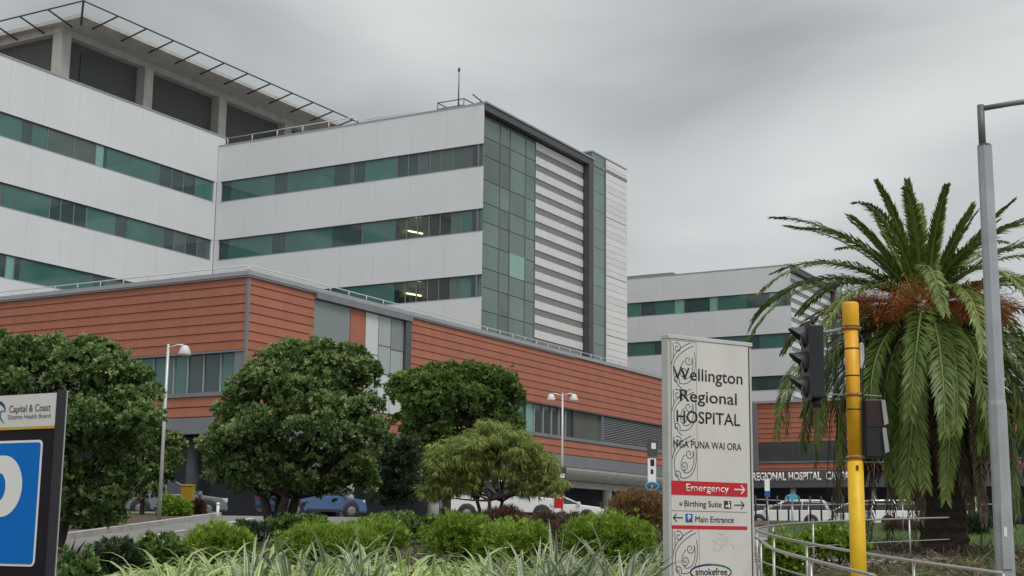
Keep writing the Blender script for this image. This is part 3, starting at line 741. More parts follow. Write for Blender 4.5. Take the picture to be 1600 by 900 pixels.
MB(SF).box(-1.055, -0.035, 0.0012, 0.0065, 2.255, 2.2715).build('yellow_rule', mat('rule_yellow', (0.55, 0.36, 0.03), 0.5), sg)
def rrect(s0, s1, z0, z1, r, n=5):
    o = []
    for cx, cz, a in ((s1 - r, z1 - r, 0), (s0 + r, z1 - r, 1), (s0 + r, z0 + r, 2), (s1 - r, z0 + r, 3)):
        for i in range(n + 1):
            t = (a + i / n) * math.pi / 2; o.append((cx + r * math.cos(t), cz + r * math.sin(t)))
    return o
def plate(name, loop, n0, n1, m, par):
    return MB(SF).prism([(a, n0, b_) for a, b_ in loop], [(a, n1, b_) for a, b_ in loop]).build(name, m, par)
bp = plate('blue_panel', rrect(-0.932, -0.134, 1.384, 2.184, 0.035), 0.001, 0.004, LETW, sg)
plate('blue_field', rrect(-0.917, -0.149, 1.399, 2.169, 0.025), 0.0042, 0.006, mat('parking_blue', (0.0, 0.16, 0.56), 0.5, var=0.03, spec=0.15), bp)
# the letter P as an outline with an open bowl
mb = MB(SF)
def Pq(a, b_, c, d):
    for n0 in (0.008,): mb.face([mb.pt((x, n0, z)) for x, z in (a, b_, c, d)])
oc, ic = [], []
for i in range(21):
    t = math.pi / 2 - math.pi * i / 20
    oc.append((-0.475 + 0.185 * math.cos(t), 1.891 + 0.198 * math.sin(t)))
    ic.append((-0.505 + 0.061 * math.cos(t), 1.885 + 0.090 * math.sin(t)))
oc = [(-0.60, 2.089)] + oc + [(-0.60, 1.693)]; ic = [(-0.60, 1.975)] + ic + [(-0.60, 1.795)]
for i in range(len(oc) - 1): Pq(oc[i], oc[i + 1], ic[i + 1], ic[i])
Pq((-0.74, 2.089), (-0.60, 2.089), (-0.60, 1.47), (-0.74, 1.47))
mb.build('letter', LETW, bp)
text('letters', 'Capital & Coast', SF(-0.462, 0.0065, 2.369), se, sn, 0.382, 0.045, mat('header_ink', (0.10, 0.10, 0.11), 0.5), sg, 0.002, 0.0)
text('letters', 'District Health Board', SF(-0.468, 0.0065, 2.325), se, sn, 0.392, 0.027, mat('header_ink2', (0.20, 0.20, 0.21), 0.5), sg, 0.002, 0.0)
def sribbon(pts, w, m, n0):
    mb = MB(SF); 
    P = [Vector(p) for p in pts]
    for i in range(len(P) - 1):
        def off(j):
            d = (P[min(j + 1, len(P) - 1)] - P[max(j - 1, 0)]).normalized(); f = math.sin(math.pi * (0.1 + 0.8 * j / (len(P) - 1)))
            return Vector((-d.y, d.x)) * w * f
        a, b_ = P[i] + off(i), P[i] - off(i); c, d = P[i + 1] - off(i + 1), P[i + 1] + off(i + 1)
        mb.quad((a.x, n0, a.y), (b_.x, n0, b_.y), (c.x, n0, c.y), (d.x, n0, d.y))
    mb.build('logo_swoosh', m, sg)
sribbon(ell(-0.585, 2.375, 0.085, 0.065, 0.0, math.pi * 1.1), 0.013, MATS['logo_purple'], 0.0068)
sribbon(bez((-0.505, 2.375), (-0.56, 2.40), (-0.56, 2.33), (-0.50, 2.30)), 0.008, mat('logo_teal', (0.03, 0.22, 0.22), 0.5), 0.0072)

# ------------------------------------------------------------------ traffic signal
YEL = mat('signal_yellow', (0.72, 0.37, 0.012), 0.45, var=0.10, vscale=9, bump=0.03, streak=0.10)
YEL2 = mat('signal_yellow_low', (0.74, 0.46, 0.015), 0.45, var=0.10, vscale=9, streak=0.12)
BLKP = mat('signal_black', (0.022, 0.023, 0.026), 0.45, var=0.12)
SX, SY = 3.245, 13.3
sz = H(SY)
ts = thing('traffic_signal', (SX, SY, sz), 'yellow traffic signal pole with a black three lamp head in front of the palm', 'traffic signal')
MB().tube([(SX, SY, sz - 0.05), (SX, SY, 2.34)], 0.074, 16).build('pole_base', YEL2, ts)
MB().tube([(SX, SY, 2.34), (SX, SY, 3.65)], 0.066, 16).build('pole', YEL, ts)
mb = MB(); mb.lathe((SX, SY, 3.62), [(0.076, 0), (0.078, 0.01), (0.078, 0.215), (0.07, 0.232), (0.02, 0.236)], 20); mb.build('pole_cap', YEL, ts)
for z in (3.40, 3.14, 2.82):
    mb = MB(); mb.tube([(SX, SY, z), (SX, SY, z + 0.012)], 0.068, 16); mb.build('pole_band', BLKP, ts)
for z in (2.36, 2.95, 3.585):
    mb = MB(); mb.tube([(SX, SY, z), (SX, SY, z + 0.035)], 0.072, 16); mb.tube([(SX - 0.09, SY - 0.03, z + 0.015), (SX + 0.09, SY - 0.03, z + 0.015)], 0.014, 6)
    mb.build('clamp', mat('rusty_clamp', (0.30, 0.15, 0.06), 0.6, var=0.3, vscale=30), ts)
MB().box(SX - 0.012, SX + 0.012, SY - 0.078, SY - 0.0745, 2.255, 2.30).build('number_plate', mat('plate_brown', (0.10, 0.035, 0.02), 0.6), ts)
mb = MB(); mb.tube([(SX - 0.05, SY, 3.60), (SX - 0.25, SY + 0.0, 3.56), (SX - 0.43, SY, 3.575)], 0.017, 6); mb.build('upper_arm', GREYF, ts)
mb = MB(); mb.tube([(SX - 0.05, SY, 2.965), (SX - 0.45, SY, 2.965)], 0.008, 6); mb.tube([(SX + 0.05, SY, 2.965), (SX + 0.27, SY, 2.955)], 0.008, 6); mb.build('lower_arm', GREYF, ts)
mb = MB(); mb.tube([(SX + 0.05, SY, 2.335), (SX + 0.27, SY, 2.335)], 0.008, 6); mb.build('lower_arm', GREYF, ts)
mb = MB(); mb.tube([(SX - 0.40, SY - 0.02, 3.60), (SX - 0.24, SY - 0.03, 3.52), (SX - 0.235, SY - 0.03, 3.1), (SX - 0.26, SY - 0.02, 2.98), (SX - 0.35, SY, 2.92)], 0.007, 5); mb.build('cable', BLKP, ts)
mb = MB(); mb.box(SX + 0.075, SX + 0.115, SY - 0.02, SY + 0.06, 3.22, 3.46); mb.build('junction_box', mat('box_white', (0.6, 0.6, 0.6), 0.5), ts, 0.006)
mb = MB(); mb.tube([(SX + 0.06, SY - 0.04, 3.56), (SX + 0.105, SY - 0.04, 3.48), (SX + 0.125, SY - 0.05, 3.34), (SX + 0.085, SY - 0.05, 3.2), (SX + 0.068, SY - 0.05, 2.4)], 0.007, 5); mb.build('cable', BLKP, ts)
# three lamp head, seen side on, lamps face left
hx = SX - 0.425
hd = MB().box(hx - 0.005, hx + 0.135, SY - 0.12, SY + 0.12, 2.925, 3.62).build('signal_head', BLKP, ts, 0.012)
MB().box(hx - 0.020, hx - 0.006, SY - 0.19, SY + 0.19, 2.90, 3.64).build('backing_board', BLKP, hd)
MB().tube([(hx + 0.06, SY, 3.6), (hx + 0.06, SY, 3.72)], 0.022, 8).build('top_mount', BLKP, hd)
MB().tube([(hx + 0.075, SY, 2.84), (hx + 0.075, SY, 2.93)], 0.05, 8).build('bottom_mount', BLKP, hd)
for z, cn, cc in ((3.505, 'red', (0.03, 0.02, 0.02)), (3.265, 'amber', (0.03, 0.02, 0.02)), (3.03, 'green', (0.03, 0.02, 0.02))):
    mb = MB(); mb.lathe((hx - 0.022, SY, z), [(0.098, 0), (0.09, 0.02), (0.05, 0.035), (0.01, 0.04)], 16, (-1, 0, 0)); mb.build('lens', mat('lens_' + cn, cc, 0.15), hd)
    mb = MB(); n = 18     # cutaway visor
    r0, r1 = [], []
    for i in range(n + 1):
        t = -0.6 + (math.pi + 1.2) * i / n
        ln = 0.03 + 0.125 * max(0.0, math.sin(t)) ** 0.8
        for R_, st in ((0.112, r0),): st.append(((hx - 0.02, SY + R_ * math.cos(t), z + R_ * math.sin(t)), (hx - 0.02 - ln, SY + R_ * 0.97 * math.cos(t), z + R_ * 0.97 * math.sin(t) - 0.02 * ln / 0.2)))
    for a, b_ in zip(r0, r0[1:]): mb.quad(a[0], b_[0], b_[1], a[1])
    for a, b_ in zip(r0, r0[1:]):
        sh = lambda p: (p[0], SY + (p[1] - SY) * 0.96, z + (p[2] - z) * 0.96)
        mb.quad(sh(a[1]), sh(b_[1]), sh(b_[0]), sh(a[0])); mb.quad(a[1], b_[1], sh(b_[1]), sh(a[1]))
    mb.build('visor', mat('visor_black', (0.06, 0.063, 0.07), 0.5, var=0.1), hd)
# pedestrian head, facing away, on the right
px_ = SX + 0.07
pdh = MB().box(px_ + 0.015, px_ + 0.20, SY - 0.09, SY + 0.11, 2.37, 2.92).build('pedestrian_head', mat('pedestrian_black', (0.018, 0.016, 0.018), 0.5, var=0.1), ts, 0.015)
for z in (2.41, 2.67):
    MB().prism([(px_ + 0.185, SY - 0.12, z), (px_ + 0.225, SY - 0.12, z + 0.02), (px_ + 0.235, SY + 0.10, z + 0.02), (px_ + 0.201, SY + 0.10, z)],
               [(px_ + 0.165, SY - 0.12, z + 0.235), (px_ + 0.200, SY - 0.12, z + 0.24), (px_ + 0.215, SY + 0.10, z + 0.24), (px_ + 0.201, SY + 0.10, z + 0.235)]).build('hood', mat('hood_grey', (0.30, 0.31, 0.33), 0.4), pdh)
MB().box(px_ + 0.03, px_ + 0.185, SY - 0.096, SY - 0.091, 2.66, 2.90).build('back_plate', mat('back_maroon', (0.035, 0.014, 0.016), 0.5), pdh)

# ------------------------------------------------------------------ street lamp column, right edge
LX, LY = 4.85, 14.0
lz = H(LY)
GALV = mat('galvanised_column', (0.36, 0.38, 0.40), 0.5, metal=0.15, var=0.14, vscale=4, streak=0.10)
lp_ = thing('lamp_column', (LX, LY, lz), 'tall stepped grey steel lamp column at the right edge beside the palm', 'street lamp')
MB().tube([(LX, LY, lz - 0.1), (LX, LY, 2.95)], [0.094, 0.088], 8, smooth=False).build('lower_shaft', GALV, lp_)
MB().tube([(LX, LY, 2.95), (LX, LY, 3.0)], [0.088, 0.080], 8, smooth=False).build('step_collar', GALV, lp_)
MB().tube([(LX, LY, 3.0), (LX, LY, 5.62)], [0.080, 0.072], 8, smooth=False).build('upper_shaft', GALV, lp_)
mb = MB(); mb.tube([(LX, LY, 5.62), (LX, LY, 5.64)], [0.073, 0.06], 10); mb.build('shaft_cap', DARKF, lp_)
MB().tube([(LX - 0.02, LY, 5.6), (LX - 0.02, LY, 6.06)], 0.036, 10).build('spigot', mat('spigot_grey', (0.14, 0.145, 0.155), 0.5, metal=0.2), lp_)
MB().tube([(LX - 0.02, LY, 6.02), (LX + 0.3, LY, 6.08), (LX + 1.6, LY, 6.28)], 0.028, 8).build('outreach_arm', MATS['spigot_grey'], lp_)
mb = MB(); mb.box(LX + 1.6, LX + 2.2, LY - 0.13, LY + 0.13, 6.22, 6.34); mb.build('lantern', MATS['spigot_grey'], lp_, 0.03)
MB().box(LX - 0.05, LX + 0.04, LY - 0.098, LY - 0.08, 1.35, 1.95).build('access_door', GALV, lp_)
MB().box(LX - 0.03, LX + 0.0, LY - 0.102, LY - 0.0985, 1.66, 1.75).build('sticker', LETW, lp_)

# ------------------------------------------------------------------ foliage generators
def rnd_dirs(n, rng):
    d = rng.normal(size=(n, 3)); return d / np.linalg.norm(d, axis=1, keepdims=True)
def unit(a): return a / np.maximum(np.linalg.norm(a, axis=1, keepdims=True), 1e-9)
def leaf_quads(B, D, Ln, Wd, rng, fold=0.25, widest=0.5):
    n = len(B)
    S = unit(np.cross(D, rnd_dirs(n, rng))); Nn = np.cross(S, D)
    Ln = Ln[:, None]; Wd = Wd[:, None]
    mid = B + D * Ln * widest
    V = np.stack([B, mid + S * Wd + Nn * Wd * fold, B + D * Ln, mid - S * Wd + Nn * Wd * fold], 1).reshape(-1, 3)
    return V, np.arange(4 * n).reshape(n, 4)
def crown(lumps, n_ros, per, leaf, width, rng, shell=0.30, upbias=0.5, spread=0.9, droop=0.0, fresh=0.25, sub=15, subr=0.34):
    base_l = np.array(lumps, float); allc = []
    if sub:
        for lu in base_l:
            d = rnd_dirs(sub, rng); d[:, 2] = np.where((d[:, 2] < -0.5), -d[:, 2], d[:, 2])
            q = subr * rng.uniform(0.5, 1.3, sub)
            sc_ = min(lu[3], lu[4], lu[5]) * 0.5 + lu[3:6].mean() * 0.5
            for dk, qk in zip(d, q):
                c = lu[:3] + dk * lu[3:6] * (1.0 - qk * 0.55)
                allc.append([*c, qk * sc_ * 1.1, qk * sc_ * 1.1, qk * sc_ * 0.85])
        L_ = np.concatenate([np.array(allc), base_l * np.array([1, 1, 1, 0.62, 0.62, 0.62])])
    else: L_ = base_l
    ctone = rng.normal(0, 0.10, len(L_))
    wgt = (L_[:, 3] * L_[:, 4] * L_[:, 5]) ** (2 / 3); wgt /= wgt.sum()
    idx = rng.choice(len(L_), n_ros, p=wgt)
    d = rnd_dirs(n_ros, rng); d[:, 2] = np.where((d[:, 2] < -0.35) & (rng.random(n_ros) < 0.6), -d[:, 2], d[:, 2])
    r = 1 - shell * rng.random(n_ros) ** 1.6
    r *= 1 + 0.10 * rng.normal(size=n_ros)
    P = L_[idx, :3] + d * L_[idx, 3:6] * r[:, None]
    st = rng.random(n_ros) < 0.10; P = P + np.where(st[:, None], d * L_[idx, 3:6] * rng.uniform(0.1, 0.45, n_ros)[:, None] * (1 if sub else 0.4), 0)
    ax = unit(d + np.array([0, 0, upbias]) + 0.25 * rng.normal(size=(n_ros, 3)))
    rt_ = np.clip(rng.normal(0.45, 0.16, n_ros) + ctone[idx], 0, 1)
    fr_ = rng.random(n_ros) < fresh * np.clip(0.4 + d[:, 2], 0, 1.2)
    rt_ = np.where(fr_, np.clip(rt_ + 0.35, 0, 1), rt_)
    B = np.repeat(P, per, 0); A = np.repeat(ax, per, 0)
    D = unit(A + spread * rnd_dirs(n_ros * per, rng) + np.array([0, 0, -droop]))
    Ln = leaf * rng.uniform(0.65, 1.25, len(B)); Wd = width * rng.uniform(0.75, 1.2, len(B))
    V, Q = leaf_quads(B + D * leaf * 0.15, D, Ln, Wd, rng)
    tone = np.clip(np.repeat(rt_, per) + rng.normal(0, 0.10, len(B)), 0, 1)
    return V, Q, tone
def limb(mb, p0, p1, r0, r1, bend=0.15, n=5, rr=random):
    p0, p1 = Vector(p0), Vector(p1); L_ = (p1 - p0).length
    off = Vector((rr.uniform(-1, 1), rr.uniform(-1, 1), rr.uniform(-0.2, 0.6))) * bend * L_
    pts = [p0.lerp(p1, i / n) + off * math.sin(math.pi * i / n) for i in range(n + 1)]
    mb.tube([tuple(p) for p in pts], [r0 + (r1 - r0) * i / n for i in range(n + 1)], 7)

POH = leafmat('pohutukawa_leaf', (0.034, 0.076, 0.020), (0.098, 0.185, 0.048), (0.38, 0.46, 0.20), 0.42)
POH2 = leafmat('bright_leaf', (0.048, 0.090, 0.022), (0.125, 0.215, 0.048), (0.29, 0.38, 0.13), 0.42)
WEEP = leafmat('feathery_leaf', (0.10, 0.145, 0.030), (0.24, 0.305, 0.072), (0.42, 0.47, 0.15), 0.55)
DUSK = leafmat('dusky_leaf', (0.022, 0.040, 0.022), (0.050, 0.080, 0.042), (0.105, 0.14, 0.075), 0.55)
LIME = leafmat('lime_leaf', (0.10, 0.175, 0.016), (0.20, 0.325, 0.034), (0.34, 0.46, 0.08), 0.5)
BRON = leafmat('bronze_leaf', (0.13, 0.080, 0.036), (0.24, 0.15, 0.065), (0.34, 0.23, 0.11), 0.65, trans=0.1)
DRYL = leafmat('dry_twig', (0.050, 0.032, 0.026), (0.115, 0.075, 0.058), (0.22, 0.155, 0.12), 0.8, trans=0.1)
REDL = leafmat('reddish_leaf', (0.045, 0.020, 0.018), (0.10, 0.045, 0.035), (0.17, 0.09, 0.06), 0.6)
GRASS = leafmat('grass_blade', (0.05, 0.11, 0.015), (0.095, 0.20, 0.028), (0.18, 0.28, 0.06), 0.6)

def tree(name, label, base, lumps, n_ros, per, leaf, width, m, seed, limbs=6, tr=0.14, stems=1, group=None, fork=0.35, barkm=None, **kw):
    rng = np.random.default_rng(seed); rr = random.Random(seed)
    x, y = base; z = H(y)
    t = thing(name, (x, y, z), label, 'tree', group)
    mb = MB(); cen = np.mean(np.array(lumps)[:, :3], 0)
    for s_ in range(stems):
        a = 2 * math.pi * s_ / max(stems, 1) + rr.random()
        ox, oy = (0.15 * math.cos(a), 0.15 * math.sin(a)) if stems > 1 else (0, 0)
        fk = Vector((x + ox * 2.4, y + oy * 2.4, z + (cen[2] - z) * fork))
        limb(mb, (x + ox, y + oy, z - 0.1), fk, tr, tr * 0.75, 0.06, 4, rr)
        for k_ in range(limbs):
            lu = lumps[rr.randrange(len(lumps))]
            limb(mb, fk, (lu[0] + rr.uniform(-0.3, 0.3) * lu[3], lu[1] + rr.uniform(-0.3, 0.3) * lu[4], lu[2] + rr.uniform(-0.5, 0.4) * lu[5]), tr * 0.55, tr * 0.12, 0.16, 6, rr)
    mb.build('trunk', barkm or BARK, t)
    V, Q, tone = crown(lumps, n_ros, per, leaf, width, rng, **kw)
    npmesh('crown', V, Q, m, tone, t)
    return t
def px2(px, d): return (px - 800) / 2197.6 * d     # photo column to metres at a distance
def zat(px, py, d): return EYE + (839.5 + 0.0112 * (px - 800) - py) / 2197.6 * d * 1.012
def lump(px, py, d, rpx, rpy, dd=0.0, depth=None):
    rpx, rpy = rpx * 0.93, rpy * 0.93
    s_ = (d + dd) / 2197.6
    return (px2(px, d + dd), d + dd, zat(px, py, d + dd), rpx * s_, (depth or (rpx + rpy) / 2 * s_), rpy * s_)

# centre pohutukawa
D = 32
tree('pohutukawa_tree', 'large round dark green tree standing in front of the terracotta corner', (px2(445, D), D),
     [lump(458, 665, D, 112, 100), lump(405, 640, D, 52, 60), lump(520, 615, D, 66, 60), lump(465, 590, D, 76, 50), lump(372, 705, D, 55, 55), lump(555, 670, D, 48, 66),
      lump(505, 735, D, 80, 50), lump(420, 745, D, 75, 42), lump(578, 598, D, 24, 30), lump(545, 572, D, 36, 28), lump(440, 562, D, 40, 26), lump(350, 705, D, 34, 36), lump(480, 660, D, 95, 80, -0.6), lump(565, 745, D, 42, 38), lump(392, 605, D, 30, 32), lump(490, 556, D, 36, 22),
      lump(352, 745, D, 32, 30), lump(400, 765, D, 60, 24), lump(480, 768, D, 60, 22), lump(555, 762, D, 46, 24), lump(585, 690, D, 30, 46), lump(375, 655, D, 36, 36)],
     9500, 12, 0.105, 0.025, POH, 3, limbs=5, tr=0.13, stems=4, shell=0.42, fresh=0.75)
# left pohutukawa behind the parking sign
D = 24
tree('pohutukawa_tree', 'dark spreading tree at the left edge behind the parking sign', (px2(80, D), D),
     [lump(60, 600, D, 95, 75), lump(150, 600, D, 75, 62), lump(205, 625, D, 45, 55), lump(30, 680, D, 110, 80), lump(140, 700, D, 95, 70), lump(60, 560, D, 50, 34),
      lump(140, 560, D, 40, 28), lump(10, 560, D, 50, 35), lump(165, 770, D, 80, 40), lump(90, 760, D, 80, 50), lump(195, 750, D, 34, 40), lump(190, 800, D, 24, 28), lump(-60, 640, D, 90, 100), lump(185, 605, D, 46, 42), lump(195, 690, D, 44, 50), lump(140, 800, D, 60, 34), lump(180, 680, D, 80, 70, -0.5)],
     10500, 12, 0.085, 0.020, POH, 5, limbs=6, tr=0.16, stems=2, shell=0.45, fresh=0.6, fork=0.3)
# small tree behind the single lamp
D = 44
tree('pohutukawa_tree', 'smaller green tree standing behind the single lamp post', (px2(232, D), D),
     [lump(245, 715, D, 44, 40), lump(262, 735, D, 30, 34), lump(232, 680, D, 34, 34), lump(215, 740, D, 40, 44), lump(245, 765, D, 36, 30), lump(275, 705, D, 20, 24)],
     3000, 12, 0.125, 0.03, POH, 6, limbs=5, tr=0.09, shell=0.45, fresh=0.6)
# second row tree behind the lamp
D = 42
tree('pohutukawa_tree', 'broad leafy tree between the round tree and the twin lamp, bright green top', (px2(700, D), D),
     [lump(700, 640, D, 85, 65), lump(660, 650, D, 55, 60), lump(760, 640, D, 58, 62), lump(690, 605, D, 55, 32), lump(745, 608, D, 52, 34), lump(640, 620, D, 35, 35), lump(785, 625, D, 32, 42), lump(700, 710, D, 90, 55), lump(655, 740, D, 50, 50), lump(780, 680, D, 40, 40)],
     7000, 12, 0.12, 0.029, POH2, 8, limbs=6, tr=0.15, stems=1, shell=0.42, fresh=0.35)
# dusky small tree between them
D = 37
tree('dusky_tree', 'narrow dusky grey green tree at the right flank of the large round tree', (px2(628, D), D),
     [lump(630, 740, D, 32, 50), lump(618, 770, D, 34, 36), lump(640, 715, D, 20, 34), lump(645, 775, D, 26, 30), lump(605, 720, D, 25, 40)],
     2400, 12, 0.11, 0.014, DUSK, 9, limbs=4, tr=0.06, shell=0.6, fresh=0.2)
# weeping feathery tree
D = 34
tree('weeping_tree', 'small feathery weeping tree with twisted thin trunks in front of the white pickup', (px2(768, D), D),
     [lump(765, 700, D, 62, 32), lump(720, 715, D, 48, 34), lump(815, 715, D, 52, 30), lump(765, 682, D, 44, 22), lump(800, 690, D, 36, 22), lump(690, 735, D, 26, 34), lump(855, 738, D, 30, 26), lump(835, 725, D, 34, 24), lump(745, 740, D, 50, 22), lump(800, 745, D, 40, 18), lump(872, 762, D, 16, 24), lump(684, 768, D, 20, 28), lump(705, 765, D, 22, 26), lump(850, 765, D, 26, 22), lump(730, 760, D, 22, 20), lump(818, 765, D, 20, 16)],
     4200, 13, 0.19, 0.0075, WEEP, 12, limbs=9, tr=0.055, stems=3, shell=0.75, upbias=0.1, droop=1.5, spread=0.75, fresh=0.4, fork=0.5)

# mounds and shrubs
def mound(name, label, px, py, d, rpx, rpy, m, seed, n=1500, per=7, leaf=0.085, width=0.008, group=None, cat='shrub', up=1.1, lumps=None, **kw):
    rng = np.random.default_rng(seed)
    cx, cy, cz, rx, ry, rz = lump(px, py, d, rpx, rpy)
    zg = H(d)
    lu = []
    for k_ in range(11):
        a = rng.uniform(0, 6.28); q = rng.uniform(0.15, 0.75)
        lu.append((cx + rx * q * math.cos(a), cy + rx * q * 0.8 * math.sin(a), zg + (cz - zg) * rng.uniform(0.75, 1.0), rx * rng.uniform(0.22, 0.55), rx * rng.uniform(0.25, 0.5), rz * rng.uniform(0.45, 0.95)))
    lu.append((cx, cy, zg + (cz - zg) * 0.7, rx * 0.9, rx * 0.75, max((cz - zg) * 0.7, rz * 0.6)))
    t = thing(name, (cx, cy, zg), label, cat, group)
    V, Q, tone = crown(lu, n, per, leaf, width, rng, shell=0.5, upbias=up, spread=0.75, sub=0, **kw)
    V[:, 2] = np.maximum(V[:, 2], zg)
    npmesh('foliage', V, Q, m, tone, t)
    mb = MB(); rr = random.Random(seed)
    for k_ in range(5):
        limb(mb, (cx + rr.uniform(-.05, .05), cy + rr.uniform(-.05, .05), zg - 0.05), (cx + rr.uniform(-.6, .6) * rx, cy + rr.uniform(-.5, .5) * rx, zg + (cz - zg) * 0.9), 0.02, 0.006, 0.1, 4, rr)
    mb.build('stem', BARK, t)
    return t
mound('lime_mound', 'lime green mounded shrub nearest the driveway at the left end of the bed', 355, 845, 21, 66, 34, LIME, 21, group='lime green mounds', n=2400)
mound('lime_mound', 'lime green mounded shrub below the trunks of the large round tree', 515, 846, 20.5, 92, 38, LIME, 22, group='lime green mounds', n=3400)
mound('lime_mound', 'lime green mounded shrub just right of the large round tree trunks', 590, 834, 23, 62, 32, LIME, 23, group='lime green mounds', n=2200)
mound('lime_mound', 'tall lime green mounded shrub left of the weeping tree trunk', 720, 834, 21.5, 66, 44, LIME, 24, group='lime green mounds', n=3000)
mound('lime_mound', 'lime green mounded shrub right of the weeping tree trunk', 808, 840, 21, 66, 36, LIME, 25, group='lime green mounds', n=2700)
mound('lime_mound', 'wide lime green mounded shrub left of the pylon sign', 955, 836, 20.5, 82, 42, LIME, 26, group='lime green mounds', n=3600)
mound('low_hedge', 'dark low leafy hedge behind the lime mounds beside the round tree', 625, 822, 28, 75, 20, POH2, 31, n=900, per=9, leaf=0.10, width=0.024, up=0.6)
mound('low_hedge', 'dark leafy low shrub under the large round tree', 480, 820, 29.5, 48, 18, POH2, 32, n=500, per=9, leaf=0.10, width=0.024, up=0.6)
mound('bronze_shrub', 'rounded bronze brown shrub with a smooth dome just left of the pylon sign', 1000, 796, 30, 62, 40, BRON, 33, n=5200, per=7, leaf=0.085, width=0.007, up=1.3, fresh=0.1)
mound('dry_shrub', 'dry brown twiggy shrub in front of the white pickup bonnet', 862, 818, 27, 44, 24, DRYL, 34, n=900, per=8, leaf=0.10, width=0.005, up=0.5)
mound('dry_shrub', 'dry brown twiggy shrub left of the wide lime mound', 905, 825, 25.5, 40, 22, DRYL, 35, n=900, per=8, leaf=0.10, width=0.005, up=0.5)
mound('reddish_shrub', 'reddish brown grassy shrub below the white pickup tray', 795, 812, 29, 40, 22, REDL, 36, n=800, per=8, leaf=0.12, width=0.006, up=1.4)
mound('sparse_shrub', 'sparse olive green shrub in front of the white station wagon', 905, 818, 30, 34, 15, DUSK, 37, n=520, per=9, leaf=0.09, width=0.012, up=0.8)
mound('leafy_shrub', 'mid green leafy shrub between the driveway and the pale flax', 265, 860, 18.5, 42, 28, POH2, 38, n=520, per=9, leaf=0.085, width=0.024, up=0.7, fresh=0.4)
mound('leafy_shrub', 'pale leafed shrub in front of the driveway beside the dark cordyline', 190, 868, 17.5, 45, 30, DUSK, 39, n=520, per=9, leaf=0.085, width=0.024, up=0.7, fresh=0.6)
mound('leafy_shrub', 'low leafy shrub by the driveway kerb under the left tree', 165, 812, 33, 42, 20, POH2, 40, n=420, per=9, leaf=0.12, width=0.03, up=0.7, fresh=0.5)
mound('leafy_shrub', 'dense bright green shrub beside the foot of the single lamp', 283, 798, 43, 26, 24, LIME, 41, n=1100, per=8, leaf=0.14, width=0.025, up=0.7, fresh=0.1)
mound('reddish_shrub', 'reddish shrub by the dark entrance next to the bright green shrub', 318, 800, 45, 16, 18, REDL, 42, n=400, per=8, leaf=0.14, width=0.02, up=0.7)
mound('leafy_shrub', 'grey green weedy shrub at the driveway edge left of the tree trunks', 398, 828, 27, 34, 16, DUSK, 43, n=380, per=9, leaf=0.09, width=0.016, up=0.8, fresh=0.5)
mound('leafy_shrub', 'dark leafy shrub at the foot of the parking sign', 130, 895, 14, 50, 26, POH, 44, n=420, per=9, leaf=0.08, width=0.022, up=0.7)

mound('dry_grass_clump', 'dry brown grass clump behind the lawn left of the palm trunk', 1412, 828, 38, 40, 16, DRYL, 46, n=800, per=8, leaf=0.16, width=0.006, up=1.6)
mound('dry_grass_clump', 'dry grass clump just right of the palm trunk base', 1525, 822, 36, 26, 20, DUSK, 47, n=500, per=8, leaf=0.16, width=0.008, up=1.4)
mound('leafy_shrub', 'bright green leafy shrub inside the curved handrail beside the pylon', 1222, 862, 19.5, 36, 26, LIME, 48, n=700, per=9, leaf=0.09, width=0.022, up=0.7)
mound('leafy_shrub', 'bright green shrub behind the yellow pole on the lawn', 1300, 845, 22.5, 60, 22, LIME, 49, n=900, per=9, leaf=0.09, width=0.020, up=0.7)
# strap leaved plants
def stripemat(name, mid, edge):
    m = bpy.data.materials.new(name); m.use_nodes = True; MATS[name] = m
    t = m.node_tree; n = t.nodes; l = t.links; p = n['Principled BSDF']
    p.inputs['Roughness'].default_value = 0.42
    a = n.new('ShaderNodeAttribute'); a.attribute_name = 'edge'
    tn = n.new('ShaderNodeAttribute'); tn.attribute_name = 'tone'
    c = n.new('ShaderNodeValToRGB'); e = c.color_ramp.elements
    e[0].position = 0.25; e[0].color = (*mid, 1); e[1].position = 0.62; e[1].color = (*edge, 1)
    l.new(a.outputs['Fac'], c.inputs['Fac'])
    mr = n.new('ShaderNodeMapRange'); mr.inputs['To Min'].default_value = 0.55; mr.inputs['To Max'].default_value = 1.35; l.new(tn.outputs['Fac'], mr.inputs['Value'])
    sc = n.new('ShaderNodeVectorMath'); sc.operation = 'SCALE'; l.new(c.outputs['Color'], sc.inputs[0]); l.new(mr.outputs[0], sc.inputs['Scale'])
    l.new(sc.outputs[0], p.inputs['Base Color'])
    tr = n.new('ShaderNodeBsdfTranslucent'); l.new(sc.outputs[0], tr.inputs['Color'])
    ms = n.new('ShaderNodeMixShader'); ms.inputs[0].default_value = 0.3
    l.new(p.outputs[0], ms.inputs[1]); l.new(tr.outputs[0], ms.inputs[2]); l.new(ms.outputs[0], n['Material Output'].inputs['Surface'])
    return m
FLAXV = stripemat('variegated_strap', (0.21, 0.36, 0.075), (0.56, 0.61, 0.30))
FLAXW = stripemat('silver_strap', (0.17, 0.25, 0.13), (0.46, 0.50, 0.36))
FLAXG = stripemat('green_strap', (0.075, 0.15, 0.03), (0.12, 0.20, 0.05))
FLAXD = stripemat('dark_strap', (0.035, 0.022, 0.024), (0.075, 0.04, 0.04))
